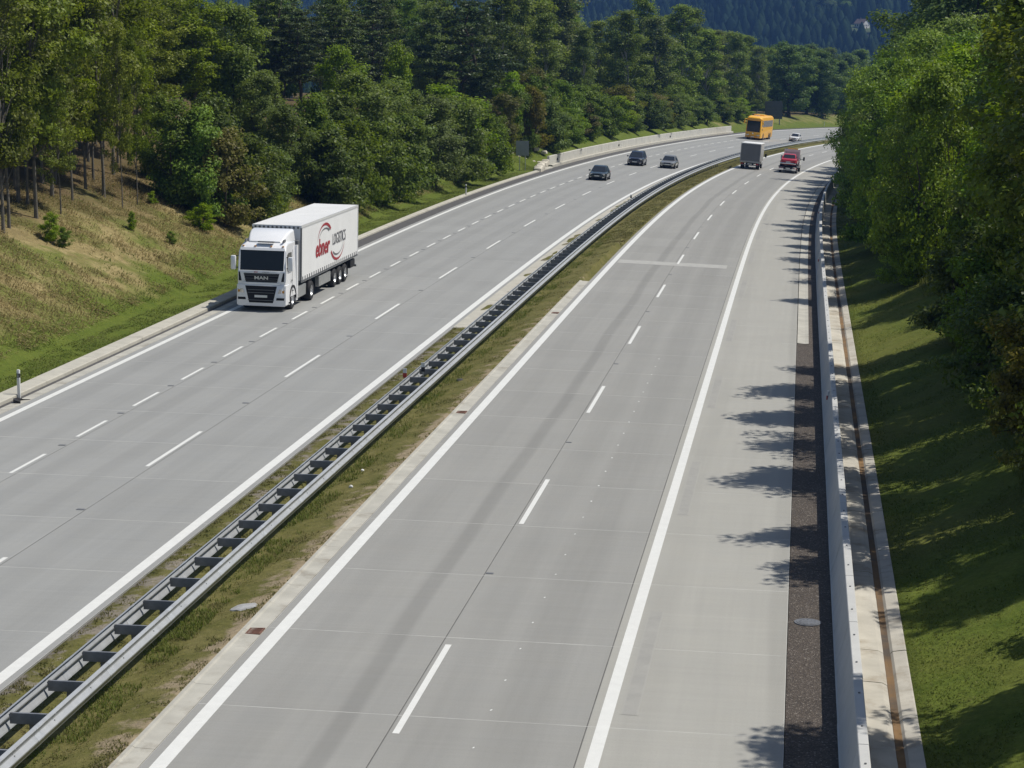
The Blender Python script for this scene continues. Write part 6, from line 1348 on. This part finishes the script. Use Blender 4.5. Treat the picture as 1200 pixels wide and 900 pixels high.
def car(name, label, s, off, direction, L, W, H, col, style='saloon', group=None, mw=None, lamp='lamp'):
    t = empty(name, frame(s, off, direction, 0) if mw is None else mw, label, 'car', group)
    body = col; hw = W / 2; gz = .17
    if style == 'mpv': belt, hood, tail = .98 * H / 1.6, .92 * H / 1.6, 1.0 * H / 1.6
    else: belt, hood, tail = .90 * H / 1.45, .80 * H / 1.45, .92 * H / 1.45
    # +Y forward; y from L/2 (nose) to -L/2
    hl = L / 2
    st = [(hl, .60, .34, hood - .22), (hl - .06, .78, .24, hood - .10), (hl - .25, .90, .20, hood - .02), (hl - .75, .97, gz, hood + .04), (hl - (1.15 if style != 'mpv' else .85), 1.0, gz, belt - .01), (.2, 1.0, gz, belt), (-.9, 1.0, gz, belt + .01), (-hl + .75, .99, gz, tail + .02), (-hl + .3, .95, .22, tail), (-hl + .08, .86, .28, tail - .06), (-hl, .70, .36, tail - .25)]
    def ring(y, wf, z0, z1):
        w = hw * wf; dz = z1 - z0
        return [(-w * .80, y, z0), (w * .80, y, z0), (w * .95, y, z0 + .10 * dz), (w, y, z0 + .38 * dz), (w * .985, y, z0 + .70 * dz), (w * .93, y, z0 + .92 * dz), (w * .80, y, z1), (0, y, z1 + .02), (-w * .80, y, z1), (-w * .93, y, z0 + .92 * dz), (-w * .985, y, z0 + .70 * dz), (-w, y, z0 + .38 * dz), (-w * .95, y, z0 + .10 * dz)]
    mb = MB(); mb.loft([ring(*q) for q in st]); bo = mb.obj('body', body, t, smooth=True)
    md = bo.modifiers.new('sub', 'SUBSURF'); md.levels = md.render_levels = 1
    # cabin
    if style == 'saloon': yb = (hl - 1.25, hl - 2.05, -hl + 1.25, -hl + .55)
    elif style == 'hatch': yb = (hl - 1.15, hl - 1.95, -hl + .75, -hl + .25)
    elif style == 'old': yb = (hl - 1.45, hl - 2.0, -hl + 1.55, -hl + .95)
    else: yb = (hl - .70, hl - 1.65, -hl + .55, -hl + .15)
    zb = belt - .05; zr = H; wb = hw * .90; wr = hw * .70
    C = lambda y, w, z: [(-w, y, z), (w, y, z)]
    def cabv(e=0.0):
        return dict(fb=(yb[0] + e, wb + e, zb), ft=(yb[1] + e * .6, wr + e, zr - .07 + e), rt=(yb[2] - e * .6, wr + e, zr - .06 + e), rb=(yb[3] - e, wb + e, zb))
    q = cabv(); mid1 = (yb[1] - .35, wr + .005, zr); mid2 = (yb[2] + .35, wr + .005, zr)
    mb = MB()
    rg_ = []
    for (y, w, z) in (q['fb'], q['ft'], mid1, mid2, q['rt'], q['rb']):
        rg_.append((y, w, z))
    n = 6; vs = []
    for (y, w, z) in rg_:
        vs += [(-w, y, z - (.03 if z > zb + .1 else 0)), (-w * .82, y, z), (w * .82, y, z), (w, y, z - (.03 if z > zb + .1 else 0))]
    fs = [(i * 4 + j, i * 4 + j + 1, (i + 1) * 4 + j + 1, (i + 1) * 4 + j) for i in range(5) for j in range(3)]
    # sides: fans down to the belt line
    b0 = len(vs)
    for (y, w, z) in rg_: vs += [(-(wb), np.clip(y, yb[3], yb[0]), zb), (wb, np.clip(y, yb[3], yb[0]), zb)]
    for i in range(5):
        fs.append((i * 4, (i + 1) * 4, b0 + 2 * (i + 1), b0 + 2 * i)); fs.append((i * 4 + 3, b0 + 2 * i + 1, b0 + 2 * (i + 1) + 1, (i + 1) * 4 + 3))
    mb.add(vs, fs); mb.obj('roof', body, t, smooth=True)
    def lerp(a, b, k): return tuple(a[i] + (b[i] - a[i]) * k for i in range(3))
    # glass
    def scr(b, tp, lo, hi, k, sgn):
        A_, B_ = lerp(b, tp, lo), lerp(b, tp, hi)
        pts = [(-A_[1] * k, A_[0], A_[2]), (A_[1] * k, A_[0], A_[2]), (B_[1] * k * .97, B_[0], B_[2]), (-B_[1] * k * .97, B_[0], B_[2])]
        return MB().panel(pts if sgn > 0 else pts[::-1], .012)
    scr(q['fb'], q['ft'], .10, .94, .92, -1).obj('windscreen', V['glass_b'], t)
    scr(q['rb'], q['rt'], .20, .92, .88, 1).obj('rear_window', V['glass_b'], t)
    for sx in (-1, 1):
        ym = (yb[1] + yb[2]) / 2 - .05
        def sd(y, k):
            w = wb + (wr - wb) * k; return (sx * (w + .006), y, zb + (zr - .09 - zb) * k)
        for (a, b, c, d) in ((yb[0] - .30, ym + .04, ym + .04, yb[1] - .12), (ym - .04, yb[3] + .30, yb[2] + .12, ym - .04)):
            p = [sd(a, .18), sd(b, .18), sd(c, .88), sd(d, .88)]
            MB().panel(p[::-1] if sx > 0 else p, .008).obj('side_window', V['glass_b'], t)
        mr = MB().rbox(min(sx * (hw - .02), sx * (hw + .17)), max(sx * (hw - .02), sx * (hw + .17)), yb[0] - .42, yb[0] - .28, belt - .03, belt + .12, .03).obj('door_mirror', body if style != 'old' else V['chrome'], t, smooth=True)
        hd = MB().rbox(min(sx * hw * .52, sx * hw * .86), max(sx * hw * .52, sx * hw * .86), hl - .30, hl - .07, hood - .25, hood - .09, .03).obj('headlight', V[lamp], t, smooth=True)
        MB().rbox(min(sx * hw * .60, sx * hw * .88), max(sx * hw * .60, sx * hw * .88), -hl - .01, -hl + .14, tail - .26, tail - .10, .02).obj('tail_light', V['red'], t)
        MB().rbox(min(sx * hw * .58, sx * hw * .80), max(sx * hw * .58, sx * hw * .80), hl - .15, hl - .03, .32, .40, .015).obj('fog_light', V['lamp'], t)
        for y in (hl - .88, -hl + .95):
            r_ = .32 if style != 'mpv' else .34
            MB().loft([[(sx * xx, y + rr * math.cos(a), r_ + rr * math.sin(a)) for a in np.linspace(0, 2 * math.pi, 20, endpoint=False)] for xx, rr in ((hw * .70, r_ + .06), (hw * .995, r_ + .06))]).obj('wheel_arch', V['black'], t, smooth=True)
            wheel('wheel', t, sx * (hw - .09), y, r_, .20, .66, side=sx)
        MB().rbox(min(sx * (hw - .005), sx * (hw + .015)), max(sx * (hw - .005), sx * (hw + .015)), -.28, -.12, belt - .17, belt - .13, .008).obj('door_handle', body, t)
        MB().box(min(sx * (hw * .93), sx * (hw * 1.0)), max(sx * (hw * .93), sx * (hw * 1.0)), -hl + 1.4, hl - 1.35, .17, .28).obj('sill', V['black'], t)
    MB().rbox(-hw * .46, hw * .46, hl - .12, hl - .005, hood - .26, hood - .12, .02).obj('grille', V['black'], t)
    MB().rbox(-hw * .60, hw * .60, hl - .14, hl + .005, .24, .40, .02).obj('lower_intake', V['black'], t)
    MB().rbox(-.26, .26, hl - .02, hl + .012, .43, .53, .004).obj('number_plate', V['plate'], t)
    MB().rbox(-.26, .26, -hl - .012, -hl + .02, .52, .63, .004).obj('rear_plate', V['plate'], t)
    return t
car('saloon_car', 'dark green-grey saloon car, nearest of the three oncoming cars', 213.8, -14.55, -1, 4.6, 1.80, 1.44, paint('dark_green_paint', (.050, .066, .066), .5, .22))
car('mpv_car', 'dark blue tall family car with bright bonnet, middle of the three oncoming cars', 246.2, -14.95, -1, 4.5, 1.82, 1.66, paint('dark_blue_paint', (.045, .05, .075), .5, .22), 'mpv')
car('silver_car', 'grey silver saloon car by the median, rightmost of the three oncoming cars', 245.9, -11.1, -1, 4.5, 1.78, 1.45, paint('silver_grey_paint', (.36, .35, .32), .6, .28))
car('white_car', 'small white car just right of the yellow coach, farthest away', 367.5, -10.1, -1, 4.1, 1.70, 1.45, paint('car_white_paint', (.78, .78, .76)), 'hatch')

def coach():
    t = empty('yellow_coach', frame(354.2, -15.3, -1, 0) @ Matrix.Diagonal((1.04, 1.0, 1.07, 1)), 'bright yellow touring coach coming round the bend', 'bus')
    Y = paint('yellow_paint', (.88, .44, .012), 0, .45, .3); Y2 = paint('dark_yellow_paint', (.74, .32, .01), 0, .4)
    hw = 1.27; L = 12.8
    def ring(y, w, z0, z1, rt):
        P = [(-w + .05, y, z0), (w - .05, y, z0), (w, y, z0 + .06), (w * 1.0, y, 1.9), (w * .965, y, z1 - rt)]
        P += [(w * .965 - rt + rt * math.cos(a), y, z1 - rt + rt * math.sin(a)) for a in (math.pi / 6, math.pi / 3, math.pi / 2)]
        return P + [(-x, yy, z) for (x, yy, z) in reversed(P[5:])] + [(-w * .965, y, z1 - rt), (-w, y, 1.9), (-w, y, z0 + .06)]
    st = [(.0, 1.16, .40, 3.34, .3), (-.06, 1.21, .34, 3.46, .33), (-.25, 1.25, .32, 3.56, .35), (-.8, hw, .30, 3.66, .35), (-2.0, hw, .30, 3.72, .32), (-11.5, hw, .30, 3.72, .32), (-12.5, 1.25, .36, 3.6, .32), (-12.8, 1.15, .5, 3.35, .3)]
    MB().loft([ring(*s) for s in st]).obj('body', Y, t, smooth=True)
    ws = MB().panel([(-1.09, .005, 1.25), (1.09, .005, 1.25), (1.07, .005, 2.98), (-1.07, .005, 2.98)][::-1], .02).obj('windscreen', V['glass'], t)
    for x in (-.4, .5): MB().cyl((x, .055, 1.25), (x + .35, .0, 2.0), .02, n=6).obj('wiper', V['black'], ws)
    MB().rbox(-1.05, 1.05, -.22, .03, 3.02, 3.28, .06).obj('destination_brow', Y2, t, smooth=True)
    MB().rbox(-1.1, 1.1, -.3, .10, .36, .62, .06).obj('bumper', Y2, t, smooth=True)
    MB().rbox(-.26, .26, .06, .11, .42, .54, .005).obj('number_plate', V['plate'], t)
    MB().cyl((0, .05, 1.0), (0, .09, 1.0), .12, n=14).obj('badge', V['chrome'], t)
    for sx in (-1, 1):
        MB().rbox(min(sx * .62, sx * 1.10), max(sx * .62, sx * 1.10), -.06, .075, .66, .84, .03).obj('headlight', V['lamp'], t, smooth=True)
        arm = MB().cyl((sx * 1.1, -.15, 3.2), (sx * 1.48, .25, 3.10), .05, n=8).cyl((sx * 1.48, .25, 3.10), (sx * 1.5, .28, 2.85), .05, n=8).obj('mirror_arm', Y, t, smooth=True)
        MB().rbox(sx * 1.5 - .11, sx * 1.5 + .11, .20, .36, 2.42, 2.90, .04).obj('mirror', Y, arm, smooth=True)
        MB().panel([(sx * 1.262, -.75, 1.55), (sx * 1.262, -1.55, 1.55), (sx * 1.232, -1.55, 3.05), (sx * 1.235, -.55, 3.05)][::-sx], .012).obj('cab_window', V['glass_b'], t)
        for k in range(7):
            a, b = -1.75 - k * 1.45, -1.75 - k * 1.45 - 1.38
            MB().panel([(sx * 1.268, a, 2.05), (sx * 1.268, b, 2.05), (sx * 1.238, b, 3.05), (sx * 1.238, a, 3.05)][::-sx], .012).obj('side_window', V['glass_b'], t)
        for k in range(5): MB().box(min(sx * 1.268, sx * 1.276), max(sx * 1.268, sx * 1.276), -4.1 - k * 1.2, -4.08 - k * 1.2, .45, 1.5).obj('locker_gap', Y2, t)
        MB().rbox(min(sx * .7, sx * 1.15), max(sx * .7, sx * 1.15), -12.84, -12.75, .8, 1.5, .02).obj('tail_lamp', V['red'], t)
        for y in (-2.75, -8.9, -10.25):
            MB().loft([[(sx * xx, y + rr * math.cos(a), .5 + rr * math.sin(a)) for a in np.linspace(0, 2 * math.pi, 20, endpoint=False)] for xx, rr in ((.9, .60), (1.276, .60))]).obj('wheel_arch', V['black'], t, smooth=True)
            wheel('wheel', t, sx * 1.10, y, .50, .38, .58, side=sx)
    MB().rbox(-.85, .85, -7.2, -4.4, 3.68, 3.88, .08).obj('roof_unit', Y, t, smooth=True)
    MB().rbox(-.35, .35, -2.9, -2.2, 3.70, 3.78, .03).obj('roof_hatch', V['white'], t)
coach()

def box_van():
    t = empty('box_lorry', frame(250.3, -2.15, 1, 0), 'grey curtain-sided box lorry seen from behind, by the median', 'lorry')
    G = mat('grey_tarpaulin', (.16, .162, .165), .6, var=.12, scale=.9, bmp=.3, bscale=1.5); GS = mat('side_tarpaulin', (.44, .44, .43), .6, var=.06, scale=.8)
    # rear face at y=0, forward +Y
    hw = 1.18
    MB().rbox(-hw, hw, .02, 4.6, .92, 3.02, .06).obj('box', GS, t, smooth=True)
    MB().rbox(-hw - .02, hw + .02, .0, 4.62, 2.98, 3.10, .05).obj('roof', mat('white_roof', (.74, .74, .72), .5), t, smooth=True)
    mb = MB(); vs = [(x, -.012 - .012 * math.sin(x * 5 + z * 2), z) for z in np.linspace(1.0, 2.95, 9) for x in np.linspace(-hw + .05, hw - .05, 13)]
    mb.add(vs, [(i * 13 + j, i * 13 + j + 1, (i + 1) * 13 + j + 1, (i + 1) * 13 + j) for i in range(8) for j in range(12)]); mb.obj('rear_curtain', G, t, smooth=True)
    for x in (-hw + .02, hw - .02): MB().rbox(x - .04, x + .04, -.03, .03, .92, 2.98, .015).obj('rear_post', GS, t)
    MB().rbox(-hw, hw, -.03, .06, .80, .98, .015).obj('tailboard', mat('alu_board', (.36, .36, .35), .5, .3), t)
    MB().box(-.40, .40, .1, 6.2, .55, .80).obj('chassis', V['black'], t)
    MB().rbox(-1.0, 1.0, -.02, .06, .45, .56, .02).obj('bumper', V['grey'], t)
    MB().rbox(-.26, .26, -.05, -.02, .58, .69, .005).obj('number_plate', V['plate'], t)
    mb = MB(); P = [(4.75, .50), (6.75, .50), (6.95, 1.0), (6.6, 1.32), (6.05, 2.20), (5.7, 2.32), (4.75, 2.32)]
    mb.loft([[(x, y, z) for y, z in P] for x in (-.98, .98)]); mb.obj('cab', paint('van_white', (.7, .7, .69)), t, smooth=True)
    MB().panel([(-.86, 6.575, 1.36), (.86, 6.575, 1.36), (.84, 6.06, 2.17), (-.84, 6.06, 2.17)], .012).obj('windscreen', V['glass'], t)
    for sx in (-1, 1):
        MB().panel([(sx * .985, 6.4, 1.38), (sx * .985, 5.2, 1.38), (sx * .985, 5.2, 2.1), (sx * .985, 6.0, 2.1)][::-sx], .008).obj('side_window', V['glass_b'], t)
        mr = MB().rbox(sx * 1.32 - .11, sx * 1.32 + .11, 6.1, 6.28, 1.30, 1.72, .04).obj('mirror', V['black'], t, smooth=True)
        MB().cyl((sx * 1.32, 6.2, 1.5), (sx * .97, 6.25, 1.45), .03, n=6).obj('mirror_arm', V['black'], mr)
        MB().rbox(min(sx * .72, sx * 1.05), max(sx * .72, sx * 1.05), -.05, .03, .58, .74, .015).obj('tail_lamp', V['red'], t)
        MB().box(min(sx * .7, sx * 1.1), max(sx * .7, sx * 1.1), .55, .58, .25, .75).obj('mudflap', V['black'], t)
        wheel('wheel', t, sx * .90, 1.1, .35, .42, .58, side=sx); wheel('wheel', t, sx * .88, 5.75, .35, .24, .58, side=sx)
        MB().loft([[(sx * xx, 5.75 + rr * math.cos(a), .35 + rr * math.sin(a)) for a in np.linspace(0, 6.283, 18, endpoint=False)] for xx, rr in ((.6, .43), (.985, .43))]).obj('wheel_arch', V['black'], t)
box_van()

def recovery_truck():
    f = frame(249.4, 2.42, 1, 0)
    t = empty('car_transporter', f, 'white van-cab car transporter carrying a red car, right carriageway', 'transporter')
    W = paint('transporter_white', (.76, .76, .74)); D = V['black']; hw = 1.05
    # bed: two runways with ramps, rear at y=0
    for sx in (-1, 1):
        MB().rbox(min(sx * .45, sx * 1.02), max(sx * .45, sx * 1.02), .25, 5.1, .62, .72, .02).obj('runway', V['grey'], t)
        MB().panel([(sx * .50, .25, .70), (sx * .98, .25, .70), (sx * .98, -.35, .38), (sx * .50, -.35, .38)][::sx], .05).obj('ramp', V['tank'], t)
        MB().rbox(min(sx * .95, sx * 1.13), max(sx * .95, sx * 1.13), .2, 2.2, .66, .80, .03).obj('mudguard', V['grey'], t, smooth=True)
        MB().rbox(min(sx * .70, sx * 1.05), max(sx * .70, sx * 1.05), .0, .06, .50, .62, .015).obj('tail_lamp', V['red'], t)
        for y in (.85, 1.65): wheel('wheel', t, sx * .96, y, .33, .22, .6, side=sx)
        wheel('wheel', t, sx * .92, 6.4, .35, .24, .6, side=sx)
        MB().loft([[(sx * xx, 6.4 + rr * math.cos(a), .35 + rr * math.sin(a)) for a in np.linspace(0, 6.283, 18, endpoint=False)] for xx, rr in ((.6, .44), (1.03, .44))]).obj('wheel_arch', V['black'], t)
    MB().box(-.44, .44, .1, 7.4, .50, .74).obj('chassis', D, t)
    MB().rbox(-1.0, 1.0, -.02, .08, .34, .48, .02).obj('rear_bar', V['tank'], t)
    MB().rbox(-.26, .26, -.06, -.02, .52, .63, .004).obj('number_plate', V['plate'], t)
    # cab: high roof van cab with crew windowless back
    P = [(5.35, .52), (7.75, .52), (7.95, .95), (7.55, 1.28), (6.95, 2.15), (6.5, 2.55), (6.2, 2.62), (5.35, 2.62)]
    cb = MB().loft([[(sx_, y, z) if z < 1.6 else (sx_ * .93, y, z) for y, z in P] for sx_ in (-1.02, -.9, .9, 1.02)]).obj('cab', W, t, smooth=True)
    MB().panel([(-.85, 5.345, 1.45), (.85, 5.345, 1.45), (.80, 5.345, 2.35), (-.80, 5.345, 2.35)], -.012).obj('rear_panel', mat('shaded_cab_white', (.52, .52, .52), .5), t)  # greyer than the cab: shade on its white back put into the colour
    MB().panel([(-.88, 7.53, 1.33), (.88, 7.53, 1.33), (.82, 6.98, 2.10), (-.82, 6.98, 2.10)], .012).obj('windscreen', V['glass'], t)
    for sx in (-1, 1):
        MB().panel([(sx * .99, 7.35, 1.36), (sx * .99, 6.1, 1.36), (sx * .958, 6.1, 2.05), (sx * .955, 6.85, 2.05)][::-sx], .03).obj('side_window', V['glass_b'], t)
        mr = MB().rbox(sx * 1.34 - .10, sx * 1.34 + .10, 7.0, 7.16, 1.32, 1.76, .04).obj('mirror', D, t, smooth=True)
        MB().cyl((sx * 1.34, 7.1, 1.5), (sx * .98, 7.15, 1.45), .03, n=6).obj('mirror_arm', D, mr)
    MB().rbox(-.6, .6, 6.0, 6.2, 2.6, 2.72, .03).obj('beacon_bar', V['amber'], t)
    car('red_car', 'red old saloon car with chrome bumper carried on the white transporter', 0, 0, 1, 4.7, 1.98, 1.50, paint('red_paint', (.48, .03, .045), 0, .3), 'old', mw=f @ Matrix.Translation((-.02, 2.55, .72)))
    r = bpy.data.objects.get('red_car')
    if r: MB().rbox(-.95, .95, -2.46, -2.28, .34, .50, .04).obj('chrome_bumper', V['chrome'], r, smooth=True)
recovery_truck()
